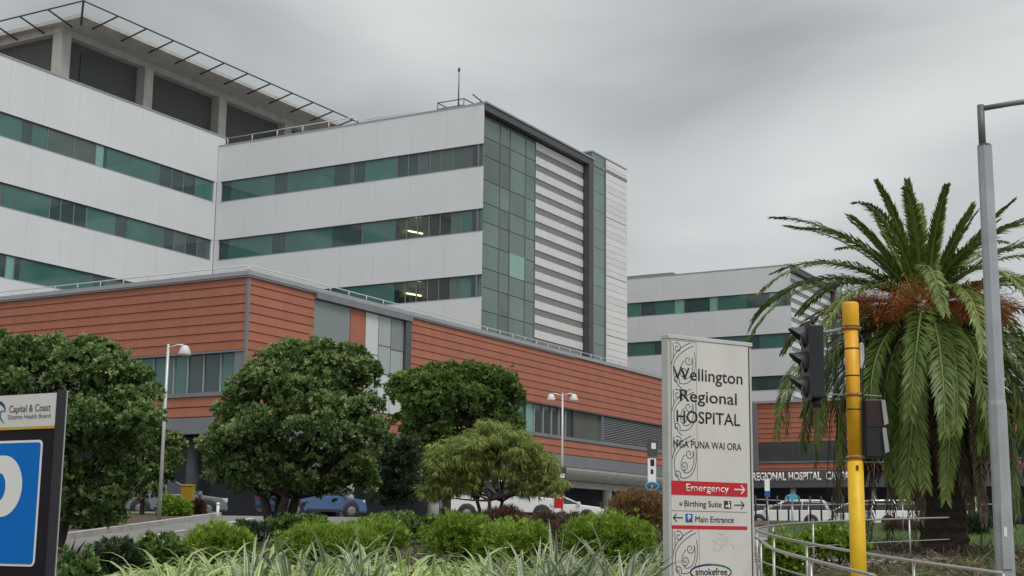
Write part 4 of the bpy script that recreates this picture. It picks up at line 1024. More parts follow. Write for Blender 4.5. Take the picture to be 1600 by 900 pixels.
def blades(n, Lm, W, lean, curl, rng, seg=6, r0=0.08):
    az = rng.uniform(0, 2 * math.pi, n); Ln = Lm * rng.uniform(0.55, 1.15, n); wd = W * rng.uniform(0.7, 1.2, n)
    el = np.radians(90 - np.abs(rng.normal(0, lean, n))); cu = np.radians(curl) * rng.uniform(0.3, 1.5, n)
    h = np.stack([np.cos(az), np.sin(az), 0 * az], 1); side = np.stack([-np.sin(az), np.cos(az), 0 * az], 1)
    side = unit(side + 0.5 * rng.normal(size=(n, 3)) * [1, 1, .4])
    P = h * (r0 * rng.random(n) ** 0.5)[:, None]; V = np.zeros((n, seg + 1, 3, 3)); E_ = np.zeros((n, seg + 1, 3))
    for k_ in range(seg + 1):
        t = k_ / seg
        w_ = wd * (0.55 + 0.9 * t if t < 0.5 else 1.0) * (1 - max(0, t - 0.45) ** 1.6 / 0.55 ** 1.6) + 0.001
        a = el - cu * t * t * 1.6
        d = h * np.cos(a)[:, None] + np.array([0, 0, 1.0]) * np.sin(a)[:, None]
        if k_: P = P + d * (Ln / seg)[:, None]
        nn_ = np.cross(side, d)
        V[:, k_, 0] = P + side * w_[:, None] + nn_ * (w_ * 0.35)[:, None]; V[:, k_, 1] = P; V[:, k_, 2] = P - side * w_[:, None] + nn_ * (w_ * 0.35)[:, None]
        E_[:, k_, 0] = 1; E_[:, k_, 2] = 1
    idx = np.arange(n * (seg + 1) * 3).reshape(n, seg + 1, 3)
    Q = np.concatenate([np.stack([idx[:, :-1, j], idx[:, :-1, j + 1], idx[:, 1:, j + 1], idx[:, 1:, j]], -1).reshape(-1, 4) for j in (0, 1)])
    tone = np.tile(np.repeat(np.clip(rng.normal(0.5, 0.22, n), 0, 1), seg), 2)
    return V.reshape(-1, 3), Q, tone, E_.ravel()
def strap_mesh(nm, n, Lm, W, lean, curl, m, seed, r0=0.08):
    V, Q, tone, E_ = blades(n, Lm, W, lean, curl, np.random.default_rng(seed), r0=r0)
    o = npmesh(nm, V, Q, m, tone, None, (0, 0, 0), E_); me = o.data; bpy.data.objects.remove(o); return me
FL = [strap_mesh('strap_leaves', 60, 0.80, 0.035, 33, 105, FLAXV, 50 + i, 0.16) for i in range(5)]
FW = [strap_mesh('strap_leaves', 26, 0.98, 0.028, 15, 34, FLAXW, 60 + i, 0.12) for i in range(3)]
rr = random.Random(5)
def put_plant(name, me, x, y, sc, label, group=None):
    t = thing(name, (x, y, H(y) + 0.02), label, 'plant', group)
    o = link('leaves', me, (x, y, H(y) + 0.02), t); o.rotation_euler.z = rr.uniform(0, 6.28); o.scale = (sc, sc, sc * rr.uniform(0.92, 1.08))
    return t
for row, (yy, n, x0, x1) in enumerate(((12.2, 16, -3.0, 1.0), (13.2, 17, -3.3, 1.05), (14.1, 18, -3.6, 1.12), (15.0, 18, -3.8, 1.22), (15.9, 19, -4.1, 1.45), (16.9, 20, -4.3, 1.58), (17.9, 20, -4.3, 1.7))):
    for i in range(n):
        x = x0 + (x1 - x0) * (i + 0.5) / n + rr.uniform(-0.12, 0.12); y = yy + rr.uniform(-0.3, 0.3)
        put_plant('variegated_flax', FL[rr.randrange(5)], x, y, rr.uniform(0.72, 1.02), 'cream striped strap leaved plant in the pale front bed', 'cream striped plants in the front bed')
for i, (px, d, s_) in enumerate(((842, 14.2, 1.05), (872, 14.6, 1.0), (905, 14.1, 1.0), (960, 14.4, 0.95), (976, 14.0, 1.0), (780, 14.6, 0.85), (530, 15.2, 1.0), (585, 15.0, 0.9), (470, 14.8, 0.85), (405, 15.2, 0.9))):
    put_plant('silver_flax', FW[i % 3], px2(px, d), d, s_, 'upright silvery strap plant rising above the pale front bed', 'silvery upright plants in the front bed')
me = strap_mesh('strap_leaves', 46, 0.62, 0.030, 40, 95, FLAXW, 71, 0.25)
for px, d, py in ((1012, 20.5, 0), (1035, 20.0, 0), (990, 21.5, 0)):
    put_plant('drooping_variegated_plant', me, px2(px, d), d, 1.15, 'white edged drooping leaf plant right beside the pylon sign', 'white edged plants by the pylon')
me = strap_mesh('strap_leaves', 30, 0.75, 0.022, 28, 30, FLAXD, 72, 0.05)
put_plant('dark_cordyline', me, px2(118, 15.5), 15.5, 1.0, 'dark purple spiky cordyline beside the parking sign')
me = strap_mesh('strap_leaves', 44, 0.55, 0.014, 40, 60, FLAXG, 73, 0.2)
for px, d in ((300, 15.5), (150, 14.0), (215, 15.2), (95, 13)):
    put_plant('green_strap_plant', me, px2(px, d), d, 1.0, 'plain green strap leaved plant low at the left end of the bed', 'green strap plants at the left')

# ------------------------------------------------------------------ palm
PX, PY = px2(1470, 27), 27.0
pz = H(PY); PC = Vector((px2(1452, 27), PY, 6.15))
palm = thing('date_palm', (PX, PY, pz), 'big date palm with orange fruit stalks and hanging dead fronds', 'tree')
mb = MB(); rr = random.Random(9)
nrg = 46; prof = []
for i in range(nrg + 1):
    t = i / nrg; r = 0.40 + 0.05 * math.exp(-t * 9) + (0.03 if i % 2 else 0.0) + (0.14 * max(0, t - 0.72) / 0.28)
    prof.append((r, t * (PC.z - pz - 0.25)))
base = Vector((PX, PY, pz))
rings = []
for i, (r, h) in enumerate(prof):
    t = i / nrg; c = base.lerp(Vector((PC.x, PC.y, pz)), t * t) + Vector((0, 0, h)); ring = []
    for j in range(22):
        a = 2 * math.pi * j / 22 + (i % 2) * math.pi / 22
        rad = r * (1 + rr.uniform(-0.05, 0.05)); mb.v.append(c + Vector((math.cos(a) * rad, math.sin(a) * rad, rr.uniform(-0.02, 0.02)))); ring.append(len(mb.v) - 1)
    rings.append(ring)
for r0, r1 in zip(rings, rings[1:]):
    for j in range(22): mb.face((r0[j], r0[(j + 1) % 22], r1[(j + 1) % 22], r1[j]))
mb.face(rings[-1]); mb.build('trunk', BARKP, palm)
FG = leafmat('palm_leaf', (0.062, 0.105, 0.020), (0.140, 0.210, 0.045), (0.34, 0.37, 0.12), 0.42)
FB = leafmat('palm_leaf_dead', (0.060, 0.040, 0.030), (0.135, 0.095, 0.066), (0.25, 0.19, 0.13), 0.8, trans=0.1)
def frond(az, el, Lf, droop, m, seed, name='frond', nl=58, ll=0.42, dead=False, tw=0.0, fw0=0.7):
    rng = np.random.default_rng(seed)
    h = np.array([math.cos(az), math.sin(az), 0.0]); upv = np.array([0, 0, 1.0])
    S = np.array([-math.sin(az), math.cos(az), 0.0])
    K = 16; P = [np.array(PC) + h * 0.22 + upv * (0.25 * math.sin(el) - 0.05)]; Dr = []
    for k_ in range(K):
        t = (k_ + 0.5) / K; a = el - droop * t ** 1.35
        a = max(a, -1.50); d = h * math.cos(a) + upv * math.sin(a) + S * tw * t; d /= np.linalg.norm(d)
        Dr.append(d); P.append(P[-1] + d * Lf / K)
    P = np.array(P); Dr = np.array(Dr + [Dr[-1]])
    tt = np.linspace(0.10, 0.995, nl); f = tt * K; i0 = np.minimum(f.astype(int), K - 1); fr_ = (f - i0)[:, None]
    B = P[i0] * (1 - fr_) + P[i0 + 1] * fr_; D_ = unit(Dr[i0] * (1 - fr_) + Dr[i0 + 1] * fr_)
    Nn = unit(np.cross(S[None].repeat(nl, 0), D_)); Nn = np.where((Nn @ upv)[:, None] < -0.2, -Nn, Nn)
    prof_ = np.sin(np.pi * np.clip(0.12 + 0.80 * tt, 0, 1)) ** 0.6
    Vs, ton = [], []
    bt = rng.uniform(0.30, 0.55)
    for sgn in (1, -1):
        up_ = rng.uniform(0.10, 0.50, nl)[:, None]
        fwd = (fw0 + 0.75 * tt)[:, None]
        D2 = unit(S[None] * sgn + D_ * fwd + Nn * up_ + 0.15 * rng.normal(size=(nl, 3)))
        ln = (ll * prof_ * rng.uniform(0.85, 1.1, nl))[:, None]
        sag = np.array([0, 0, -1.0]) * (0.30 if not dead else 0.85)
        tip = B + unit(D2 + sag * 0.7) * ln
        mid = B + D2 * ln * 0.5
        Wv = unit(np.cross(D2, Nn)) * (0.023 if not dead else 0.016)
        Vs.append(np.stack([B, mid + Wv, tip, mid - Wv], 1).reshape(-1, 3))
        ton.append(np.clip(bt + rng.normal(0, 0.14, nl) + 0.1 * tt, 0, 1))
    V = np.concatenate(Vs); Q = np.arange(len(V)).reshape(-1, 4)
    # rachis as a flat four sided strip
    RV, RQ = [], []
    for k_ in range(K + 1):
        w_ = 0.035 * (1 - 0.9 * k_ / K) + 0.003; n_ = np.cross(S, Dr[k_]); n_ /= np.linalg.norm(n_)
        RV += [P[k_] + S * w_, P[k_] + n_ * w_ * 0.6, P[k_] - S * w_, P[k_] - n_ * w_ * 0.6]
        if k_:
            b0 = len(V) + 4 * (k_ - 1); b1 = b0 + 4
            for j in range(4): RQ.append((b0 + j, b0 + (j + 1) % 4, b1 + (j + 1) % 4, b1 + j))
    V = np.concatenate([V, np.array(RV)]); Q = np.concatenate([Q, np.array(RQ)])
    tone = np.concatenate(ton + [np.full(len(RQ), 0.85 if not dead else 0.6)])
    npmesh(name, V, Q, m, tone, palm, tuple(PC))
gold = 2.39996; sd_ = 100
for i in range(15):        # upright crown
    frond(i * gold, math.radians(rr.uniform(54, 84)), rr.uniform(1.75, 2.35), rr.uniform(0.1, 0.55), FG, sd_ + i, nl=90, ll=0.30, fw0=2.0)
for i in range(16):
    frond(i * gold + 0.7, math.radians(rr.uniform(34, 56)), rr.uniform(2.7, 3.3), rr.uniform(0.7, 1.2), FG, 200 + i, nl=96, ll=0.36, tw=rr.uniform(-.15, .15), fw0=1.5)
for i in range(20):
    frond(i * gold + 0.2, math.radians(rr.uniform(12, 34)), rr.uniform(3.4, 4.0), rr.uniform(1.1, 1.7), FG, 300 + i, nl=100, ll=0.40, tw=rr.uniform(-.2, .2), fw0=1.1)
for i in range(58):
    frond(i * gold + 1.1, math.radians(rr.uniform(-40, -4)), rr.uniform(3.2, 4.5), rr.uniform(1.2, 1.8), FG, 400 + i, nl=100, ll=0.46, tw=rr.uniform(-.2, .2), fw0=0.8)
for i in range(40):
    frond(i * gold + 0.5, math.radians(rr.uniform(-58, -22)), rr.uniform(3.2, 4.9), rr.uniform(1.3, 1.9), FB, 500 + i, 'dead_frond', nl=70, ll=0.40, dead=True, tw=rr.uniform(-.15, .15))
FO = leafmat('fruit_stalk', (0.22, 0.065, 0.018), (0.42, 0.14, 0.04), (0.50, 0.23, 0.07), 0.6, trans=0.0)
for i in range(34):
    rng = np.random.default_rng(700 + i); az = i * gold; n = 330
    h = np.array([math.cos(az), math.sin(az), 0]); B0 = np.array(PC) + h * rng.uniform(1.05, 1.6) + [0, 0, rng.uniform(-0.34, 0.10)]
    B = B0 + rng.normal(size=(n, 3)) * [0.19, 0.19, 0.12]
    D_ = unit(h[None] * 0.6 + [0, 0, -0.5] + rnd_dirs(n, rng) * 0.8)
    V, Q = leaf_quads(B, D_, rng.uniform(0.10, 0.24, n), np.full(n, 0.006), rng)
    K0 = np.array(PC) + h * 0.2
    V2 = np.array([K0 + [0, 0, 0.02], B0 + [0, 0, 0.03], B0 - [0, 0, 0.03], K0 - [0, 0, 0.02]])
    V = np.concatenate([V, V2]); Q = np.concatenate([Q, [[len(V) - 4, len(V) - 3, len(V) - 2, len(V) - 1]]])
    tag(npmesh('fruit_stalk', V, Q, FO, np.clip(rng.normal(0.5, 0.25, n + 1), 0, 1), palm, tuple(PC)), kind='stuff')

# lawn grass and leaf litter
rng = np.random.default_rng(77); n = 60000
gx = rng.uniform(3.4, 25.5, n); gy = rng.uniform(12, 43.5, n)
lim = np.interp(gy, [12, 15, 23, 24], [5.7, 6.3, 9.3, 25.5]); lef = np.interp(gy, [12, 19, 22.6, 25.5, 26, 33, 44], [3.55, 3.45, 5.1, 8.0, 8.0, 6.1, 8.2])
kk = (gx < lim) & (gx > lef + 0.05); gx, gy = gx[kk], gy[kk]
hz = np.interp(gy, [a for a, b_ in HB], [b_ for a, b_ in HB]) + 0.02
B = np.stack([gx, gy, hz], 1); D_ = unit(rnd_dirs(len(B), rng) * 0.6 + [0, 0, 1.0])
V, Q = leaf_quads(B, D_, rng.uniform(0.05, 0.13, len(B)), np.full(len(B), 0.006), rng)
o = npmesh('lawn_grass', V, Q, GRASS, np.clip(rng.normal(0.5, 0.22, len(B)), 0, 1)); tag(o, 'short green grass under the palm inside the handrails', 'grass', kind='stuff')
n = 3500; a = rng.uniform(0, 6.28, n); q = 2.6 * np.sqrt(rng.random(n))
B = np.stack([PX - 0.9 + q * np.cos(a) * 1.3, PY - 3.2 + q * np.sin(a) * 2.2, 0 * a], 1); B[:, 2] = np.interp(B[:, 1], [a_ for a_, b_ in HB], [b_ for a_, b_ in HB]) + 0.05
D_ = unit(rnd_dirs(n, rng) * [1, 1, .35] + [0, 0, 0.15])
V, Q = leaf_quads(B, D_, rng.uniform(0.15, 0.5, n), np.full(n, 0.012), rng)
o = npmesh('palm_litter', V, Q, FB, np.clip(rng.normal(0.6, 0.25, n), 0, 1)); tag(o, 'fallen brown palm leaves lying around the palm trunk', 'leaf litter', kind='stuff')
n = 9000
B = np.stack([rng.uniform(-7, 4.0, n), rng.uniform(8, 46, n), np.zeros(n)], 1)
rl = np.interp(B[:, 1], [8, 17, 22, 36, 46], [2.0, 2.1, 2.6, 4.3, 8]); ll_ = np.interp(B[:, 1], [8, 20, 29, 34, 42], [-7.1, -7.3, -6.1, -3.1, -2.6])
B = B[(B[:, 0] < rl) & (B[:, 0] > ll_)]; n = len(B); B[:, 2] = np.interp(B[:, 1], [a_ for a_, b_ in HB], [b_ for a_, b_ in HB]) + 0.03
D_ = unit(rnd_dirs(n, rng) * 0.8 + [0, 0, 1.0]); V, Q = leaf_quads(B, D_, rng.uniform(0.08, 0.22, n), rng.uniform(0.008, 0.03, n), rng)
o = npmesh('ground_cover', V, Q, DUSK, np.clip(rng.normal(0.5, 0.25, n), 0, 1)); tag(o, 'low ground cover between the shrubs of the planting bed', 'ground cover', kind='stuff')

# ------------------------------------------------------------------ handrails beside the path
def handrail(label, pts, h=0.82, step=1.5, lower=True, group='steel handrails beside the footpath'):
    pts = [Vector((x, y, H(y))) for x, y in pts]
    t = thing('handrail', pts[0], label, 'handrail', group)
    sm = []
    for i in range(len(pts) - 1):
        p0, p1, p2, p3 = pts[max(i - 1, 0)], pts[i], pts[i + 1], pts[min(i + 2, len(pts) - 1)]
        for k_ in range(8):
            u = k_ / 8
            sm.append(0.5 * ((2 * p1) + (p2 - p0) * u + (2 * p0 - 5 * p1 + 4 * p2 - p3) * u * u + (3 * p1 - p0 - 3 * p2 + p3) * u ** 3))
    sm.append(pts[-1])
    MB().tube([(p.x, p.y, H(p.y) + h) for p in sm], 0.016, 8).build('top_rail', STEEL, t)
    if lower: MB().tube([(p.x, p.y, H(p.y) + h * 0.55) for p in sm], 0.010, 6).build('lower_rail', STEEL, t)
    acc = 0; MB().tube([(sm[0].x, sm[0].y, H(sm[0].y) - 0.05), (sm[0].x, sm[0].y, H(sm[0].y) + h)], 0.015, 8).build('post', STEEL, t)
    for a, b_ in zip(sm, sm[1:]):
        acc += (b_ - a).length
        if acc >= step: acc = 0; MB().tube([(b_.x, b_.y, H(b_.y) - 0.05), (b_.x, b_.y, H(b_.y) + h)], 0.015, 8).build('post', STEEL, t)
handrail('long curved steel handrail around the palm lawn, nearest the yellow signal pole', [(4.0, 11.6), (3.62, 13.2), (3.35, 15), (3.2, 17), (3.3, 19.0), (4.1, 20.8), (5.5, 22.4), (7.4, 24)], 0.80, 1.3)
handrail('straight steel handrail between the pylon sign and the yellow signal pole', [(2.86, 11.2), (2.74, 13.0), (2.70, 14.6), (2.92, 17), (3.25, 22)], 0.80, 1.6, False)
handrail('low white handrail behind the lawn in front of the far white cars', [(6.0, 33), (9.0, 36), (13.6, 38.5)], 0.75, 1.8, False)
# dark bar fence
t = thing('bar_fence', (11.5, 52, H(52)), 'black bar fence in front of the white parked car left of the palm', 'fence')
for i in range(9):
    x = px2(1180, 52) + i * 0.40
    MB().tube([(x, 52, H(52)), (x, 52, H(52) + 1.0)], 0.035, 6).build('bar', BLKP, t)
MB().tube([(px2(1180, 52), 52, H(52) + 0.86), (px2(1180, 52) + 3.4, 52, H(52) + 0.72)], 0.02, 6).build('rail', STEEL, t)
# white frame bay behind the palm
t = thing('trolley_rail', (px2(1512, 40), 40, H(40)), 'white tubular rail frame standing right of the palm trunk', 'rail')
MB().tube([(px2(1502, 40), 40, H(40)), (px2(1502, 40), 40, H(40) + 0.95), (px2(1521, 40), 40, H(40) + 0.93), (px2(1521, 40), 40, H(40))], 0.03, 6, smooth=False).build('frame', LETW, t)

# ------------------------------------------------------------------ small street furniture
def flood_lamp(label, x, y, h, arms, lampz):
    t = thing('car_park_lamp', (x, y, H(y)), label, 'lamp post')
    MB().tube([(x, y, H(y) - 0.1), (x, y, H(y) + h * 0.5), (x, y, H(y) + h)], [0.055, 0.045, 0.038], 8).build('post', RAIL, t)
    for s_ in arms:
        hd_ = MB(); hd_.tube([(x, y, H(y) + h - 0.1), (x + s_ * 0.28, y, H(y) + h - 0.02), (x + s_ * 0.42, y, H(y) + h - 0.02)], 0.03, 6); a_ = hd_.build('arm', RAIL, t)
        mb = MB(); mb.lathe((x + s_ * 0.46, y, H(y) + h - 0.42), [(0.17, 0.12), (0.175, 0.16), (0.13, 0.30), (0.08, 0.38), (0.03, 0.40)], 14); lp2 = mb.build('lamp_shade', mat('lamp_white', (0.62, 0.62, 0.60), 0.4), t)
        mb = MB(); mb.lathe((x + s_ * 0.46, y, H(y) + h - 0.32), [(0.05, 0), (0.15, 0.015), (0.155, 0.03)], 14); mb.build('diffuser', mat('lamp_cream', (0.66, 0.63, 0.5), 0.3), lp2)
    return t
flood_lamp('single armed car park lamp standing at the kerb left of the round tree', px2(260, 38.5), 38.5, 4.86, [1], 0)
d2 = flood_lamp('twin headed car park lamp in front of the far terracotta wall', px2(881, 57), 57, 5.15, [-1, 1], 0)
xx, yy = px2(881, 57), 57
MB().box(xx - 0.16, xx + 0.16, yy - 0.12, yy - 0.09, zat(881, 755, 57), zat(881, 733, 57)).build('notice', mat('notice_dark', (0.05, 0.05, 0.06), 0.5), d2)
MB().box(xx - 0.10, xx + 0.10, yy - 0.125, yy - 0.121, zat(881, 750, 57), zat(881, 744, 57)).build('notice_text', LETW, d2)
# bus-stop style pole with blue ring
def ring_pole(px, d, top, bot, label, ringpy, dark=True):
    x = px2(px, d); t = thing('sign_pole', (x, d, H(d)), label, 'sign')
    MB().tube([(x, d, H(d) - 0.1), (x, d, zat(px, top, d))], 0.04, 8).build('post', RAIL, t)
    MB().box(x - 0.17, x + 0.17, d - 0.06, d - 0.045, zat(px, bot, d), zat(px, top + 28, d)).build('white_panel', LETW, t)
    if dark:
        p = MB().box(x - 0.19, x + 0.24, d - 0.10, d - 0.05, zat(px, top + 26, d), zat(px, top, d)).build('lamp_box', DARKF, t)
        MB().box(x - 0.02, x + 0.16, d - 0.112, d - 0.102, zat(px, top + 14, d), zat(px, top + 5, d)).build('symbol', LETW, p)
        MB().box(x - 0.06, x + 0.10, d - 0.068, d - 0.062, zat(px, top + 40, d), zat(px, top + 30, d)).build('mark', INK, t)
        MB().box(x - 0.05, x + 0.06, d - 0.068, d - 0.062, zat(px, top + 52, d), zat(px, top + 45, d)).build('mark', INK, t)
    mb = MB(); c = (x, d - 0.05, zat(px, ringpy, d)); pts = [(c[0] + 0.26 * math.cos(a), c[1], c[2] + 0.16 * math.sin(a)) for a in [i * math.pi / 10 for i in range(21)]]
    mb.tube(pts, 0.05, 6, False); mb.build('blue_ring', mat('ring_blue', (0.04, 0.30, 0.50), 0.4), t)
    return t
ring_pole(1020, 58, 692, 757, 'slim white sign pole with a blue ring rising behind the bronze shrub', 763)
x = px2(1198, 62); t = thing('parking_post_sign', (x, 62, H(62)), 'small white and blue post sign in front of the canopy lettering', 'sign')
MB().tube([(x, 62, H(62) - 0.1), (x, 62, zat(1198, 752, 62))], 0.04, 8).build('post', RAIL, t)
MB().box(x - 0.11, x + 0.11, 61.9, 61.93, zat(1198, 770, 62), zat(1198, 752, 62)).build('white_panel', LETW, t)
MB().box(x - 0.12, x + 0.12, 61.89, 61.92, zat(1198, 779, 62), zat(1198, 770.5, 62)).build('blue_panel', BLUE, t)
# blue arched shelter top
x = px2(1237, 66); t = thing('blue_canopy', (x, 66, H(66)), 'small bright blue arched canopy above the white parked car', 'canopy')
lpz = zat(1237, 783, 66)
arc = [(x + 0.31 * math.cos(a), lpz + 0.26 * math.sin(a)) for a in [i * math.pi / 10 for i in range(11)]]
MB().prism([(a, 65.8, b_) for a, b_ in arc], [(a, 66.3, b_) for a, b_ in arc]).build('hood', mat('hood_blue', (0.06, 0.36, 0.55), 0.35), t)
MB().tube([(x, 66.05, H(66)), (x, 66.05, lpz)], 0.05, 8).build('post', RAIL, t)
# red pillar sign
x = px2(875, 50); t = thing('red_pillar_sign', (x, 50, H(50)), 'small red sign panel beside the white pickup bonnet', 'sign')
MB().tube([(x - 0.16, 50, H(50)), (x - 0.16, 50, zat(875, 757, 50))], 0.02, 6).build('post', LETW, t)
MB().box(x - 0.14, x + 0.17, 49.97, 50.0, zat(875, 796, 50), zat(875, 757, 50)).build('panel', REDS, t)
mb = MB(); mb.tube([(x + 0.12, 49.95, zat(875, 781, 50)), (x - 0.05, 49.95, zat(875, 780, 50)), (x + 0.02, 49.95, zat(875, 776, 50))], 0.018, 5); mb.build('arrow', LETW, t)
# bollard and yellow bin by the entrance
x = px2(350, 42.5); t = thing('bollard', (x, 42.5, H(42.5)), 'white bollard at the driveway bend', 'bollard')
MB().tube([(x, 42.5, H(42.5) - 0.05), (x, 42.5, H(42.5) + 0.42)], 0.045, 8).build('post', LETW, t)
mb = MB(); mb.lathe((x, 42.5, H(42.5) + 0.40), [(0.055, 0), (0.055, 0.04), (0.02, 0.07)], 10); mb.build('cap', LETW, t)
x = px2(303, 47); t = thing('yellow_bin', (x, 47, H(47)), 'yellow bin by the dark entrance behind the bright green shrub', 'bin')
MB().prism([(x - 0.15, 46.8, H(47)), (x + 0.15, 46.8, H(47)), (x + 0.15, 47.1, H(47)), (x - 0.15, 47.1, H(47))], [(x - 0.19, 46.76, H(47) + 0.95), (x + 0.19, 46.76, H(47) + 0.95), (x + 0.19, 47.14, H(47) + 0.95), (x - 0.19, 47.14, H(47) + 0.95)]).build('body', mat('bin_yellow', (0.35, 0.23, 0.015), 0.5), t)
MB().box(x - 0.2, x + 0.2, 46.74, 47.16, H(47) + 0.952, H(47) + 1.02).build('lid', mat('bin_yellow', (0.35, 0.23, 0.015), 0.5), t, 0.02)

# ------------------------------------------------------------------ vehicles
TYRE = mat('tyre', (0.02, 0.02, 0.02), 0.8); RIM = mat('rim', (0.16, 0.165, 0.17), 0.6)
CGL = mat('car_glass', (0.018, 0.024, 0.028), 0.06, spec=0.7); TAIL = mat('tail_red', (0.35, 0.01, 0.012), 0.3); HEADL = mat('head_lamp', (0.6, 0.62, 0.63), 0.15)
TRIM = mat('car_trim', (0.03, 0.03, 0.032), 0.6)
def car(name, label, x, y, ang, paint, kind, cat='car'):
    zg = H(y); ca, sa = math.cos(ang), math.sin(ang)
    def F(a, b_, c): return Vector((x + a * ca - b_ * sa, y + a * sa + b_ * ca, zg + c))
    t = thing(name, (x, y, zg), label, cat, 'cars parked by the hospital')
    if kind == 'ute': Lc, W, prof, cab = 5.3, 1.84, [(-2.65, .55), (-2.65, 1.12), (-0.95, 1.14), (0.9, 1.12), (1.15, 1.12), (2.35, 1.0), (2.6, .85), (2.65, .45), (2.3, .38), (-2.3, .42)], [(-0.95, 1.12), (-0.75, 1.74), (0.35, 1.76), (1.2, 1.12)]
    elif kind == 'wagon': Lc, W, prof, cab = 4.7, 1.8, [(-2.35, .45), (-2.38, .98), (1.0, 1.0), (2.15, .86), (2.32, .70), (2.35, .32), (-2.2, .28)], [(-2.33, .97), (-2.05, 1.52), (-0.2, 1.56), (1.15, .98)]
    elif kind == 'van': Lc, W, prof, cab = 4.9, 1.86, [(-2.45, .45), (-2.45, 1.1), (1.6, 1.12), (2.35, .95), (2.45, .5), (2.3, .32), (-2.3, .32)], [(-2.44, 1.09), (-2.38, 1.92), (1.0, 1.94), (1.95, 1.06)]
    else: Lc, W, prof, cab = 4.3, 1.74, [(-2.12, .45), (-2.15, .92), (0.85, .94), (1.9, .80), (2.1, .62), (2.15, .30), (-2.0, .26)], [(-2.1, .91), (-1.55, 1.44), (-0.1, 1.47), (1.0, .92)]
    hw = W / 2
    # body: profile loop at three half widths for rounded sides
    mb = MB(F); loops = []
    cx = sum(p[0] for p in prof) / len(prof); cz = 0.72
    for bb, s_ in ((-hw, 0.93), (-hw + 0.10, 1.0), (hw - 0.10, 1.0), (hw, 0.93)):
        loops.append([mb.pt((cx + (p[0] - cx) * (0.985 if s_ < 1 else 1), bb, cz + (p[1] - cz) * s_)) for p in prof])
    for l0, l1 in zip(loops, loops[1:]):
        for k_ in range(len(prof)): mb.face((l0[k_], l0[(k_ + 1) % len(prof)], l1[(k_ + 1) % len(prof)], l1[k_]))
    mb.face(loops[0][::-1]); mb.face(loops[-1])
    body = mb.build('body', paint, t, 0.03)
    # glasshouse
    def ring(ins, dz=0): return [(a, b_ * (hw - 0.06 - (0.16 if c > cab[0][1] + 0.1 else 0) + ins), c + dz) for a, c in cab for b_ in (0,)]
    def cp(i, sgn, ins=0.0): a, c = cab[i]; return (a, sgn * (hw - 0.05 - (0.17 if i in (1, 2) else 0.0) + ins), c)
    mb = MB(F); mb.prism([cp(i, -1) for i in range(4)], [cp(i, 1) for i in range(4)]); mb.build('glasshouse', CGL, t)
    a1, c1 = cab[1]; a2, c2 = cab[2]; rw = hw - 0.19
    MB(F).prism([(a1 - 0.05, -rw, c1 - 0.05), (a2 + 0.08, -rw, c2 - 0.05), (a2, -rw + 0.05, c2 + 0.03), (a1, -rw + 0.05, c1 + 0.03)],
                [(a1 - 0.05, rw, c1 - 0.05), (a2 + 0.08, rw, c2 - 0.05), (a2, rw - 0.05, c2 + 0.03), (a1, rw - 0.05, c1 + 0.03)]).build('roof', paint, t, 0.02)
    for sgn in (-1, 1):
        for (p, q) in ((cp(0, sgn, .012), cp(1, sgn, .012)), (cp(3, sgn, .012), cp(2, sgn, .012))):
            MB(F).tube([p, q], 0.04, 5).build('pillar', paint, t)
        mids = ((-0.3,) if kind in ('ute', 'hatch') else (-0.9, 0.25))
        for mxx in mids:
            MB(F).tube([(mxx, sgn * (hw - 0.03), cab[0][1]), (mxx - 0.06, sgn * (hw - 0.20), c1)], 0.03, 5).build('pillar', paint, t)
        for wx in (-Lc * 0.30, Lc * 0.31):
            mb = MB(F); mb.lathe((wx, sgn * (hw - 0.16), 0.33), [(0.20, 0), (0.33, 0.0), (0.345, 0.04), (0.345, 0.16), (0.33, 0.2), (0.2, 0.2)], 18, Vector((-sa * sgn, ca * sgn, 0))); wo = mb.build('wheel', TYRE, t)
            mb = MB(F); mb.lathe((wx, sgn * (hw + 0.035), 0.33), [(0.20, 0), (0.20, 0.008), (0.05, 0.010)], 14, Vector((-sa * sgn, ca * sgn, 0))); mb.build('rim', RIM, wo)
            mb = MB(F); mb.lathe((wx, sgn * (hw - 0.02), 0.36), [(0.30, 0), (0.405, 0), (0.405, 0.025), (0.30, 0.025)], 18, Vector((-sa * sgn, ca * sgn, 0))); mb.build('wheel_arch', TRIM, t)
        fx = Lc / 2
        MB(F).box(fx - 0.30, fx - 0.02, sgn * (hw - 0.32) - 0.14, sgn * (hw - 0.32) + 0.24 if sgn > 0 else sgn * (hw - 0.32) + 0.14, 0.66, 0.80).build('headlight', HEADL, t)
        MB(F).box(-fx - 0.02, -fx + 0.10, sgn * (hw - 0.16) - 0.07, sgn * (hw - 0.16) + 0.07, 0.72, 0.95).build('tail_light', TAIL, t)
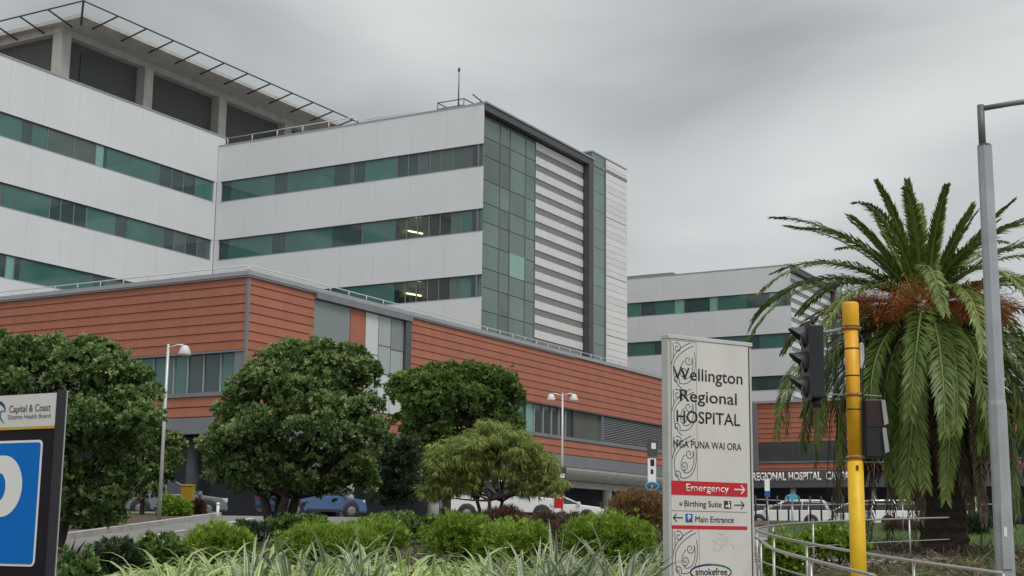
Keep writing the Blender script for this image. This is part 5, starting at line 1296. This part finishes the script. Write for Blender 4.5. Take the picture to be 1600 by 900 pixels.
        MB(F).box(0.95, 1.1, sgn * (hw + 0.07) - 0.07, sgn * (hw + 0.07) + 0.07, cab[0][1] + 0.0, cab[0][1] + 0.15).build('mirror', paint, t)
        MB(F).box(-Lc * 0.18, Lc * 0.2, sgn * hw - 0.012, sgn * hw + 0.012, 0.30, 0.40).build('side_sill', TRIM, t)
    MB(F).box(-Lc / 2 - 0.04, -Lc / 2 + 0.1, -hw + 0.1, hw - 0.1, 0.40, 0.52).build('bumper', TRIM, t)
    MB(F).box(Lc / 2 - 0.1, Lc / 2 + 0.03, -hw + 0.15, hw - 0.15, 0.36, 0.5).build('bumper', TRIM, t)
    if kind == 'ute':
        MB(F).box(-2.55, -1.02, -hw + 0.12, hw - 0.12, 1.121, 1.20).build('tray_cover', TRIM, t)
CW = mat('paint_white', (0.72, 0.72, 0.71), 0.3, coat=0.5, var=0.03); CB = mat('paint_blue', (0.05, 0.11, 0.24), 0.3, coat=0.6, var=0.03)
CGY = mat('paint_grey', (0.16, 0.18, 0.20), 0.3, coat=0.5, var=0.03); CDK = mat('paint_dark', (0.05, 0.06, 0.08), 0.3, coat=0.5, var=0.03)
car('pickup_truck', 'white double cab pickup behind the weeping tree', px2(788, 62), 62, math.radians(6), CW, 'ute', 'pickup')
car('station_wagon', 'white station wagon right of the pickup below the twin lamp', px2(872, 72), 72, math.radians(4), CW, 'wagon')
car('parked_car', 'blue car half hidden behind the trunks of the round tree', px2(497, 58), 57.5, math.radians(40), CB, 'hatch')
car('parked_car', 'grey car at the driveway bend left of the round tree', px2(282, 58), 58, math.radians(12), CGY, 'hatch')
car('parked_car', 'white estate car behind the black bar fence left of the palm', px2(1228, 80), 80, math.radians(163), CW, 'wagon')
car('parked_car', 'white car under the hanging palm fronds right of the white estate car', px2(1318, 84), 84, math.radians(172), CW, 'hatch')
car('parked_car', 'white car seen between the yellow pole and the palm trunk', px2(1412, 78), 78, math.radians(8), CW, 'wagon')
car('parked_car', 'dark car beside the pylon sign edge left of the white estate car', px2(1158, 88), 88, math.radians(175), CDK, 'hatch')
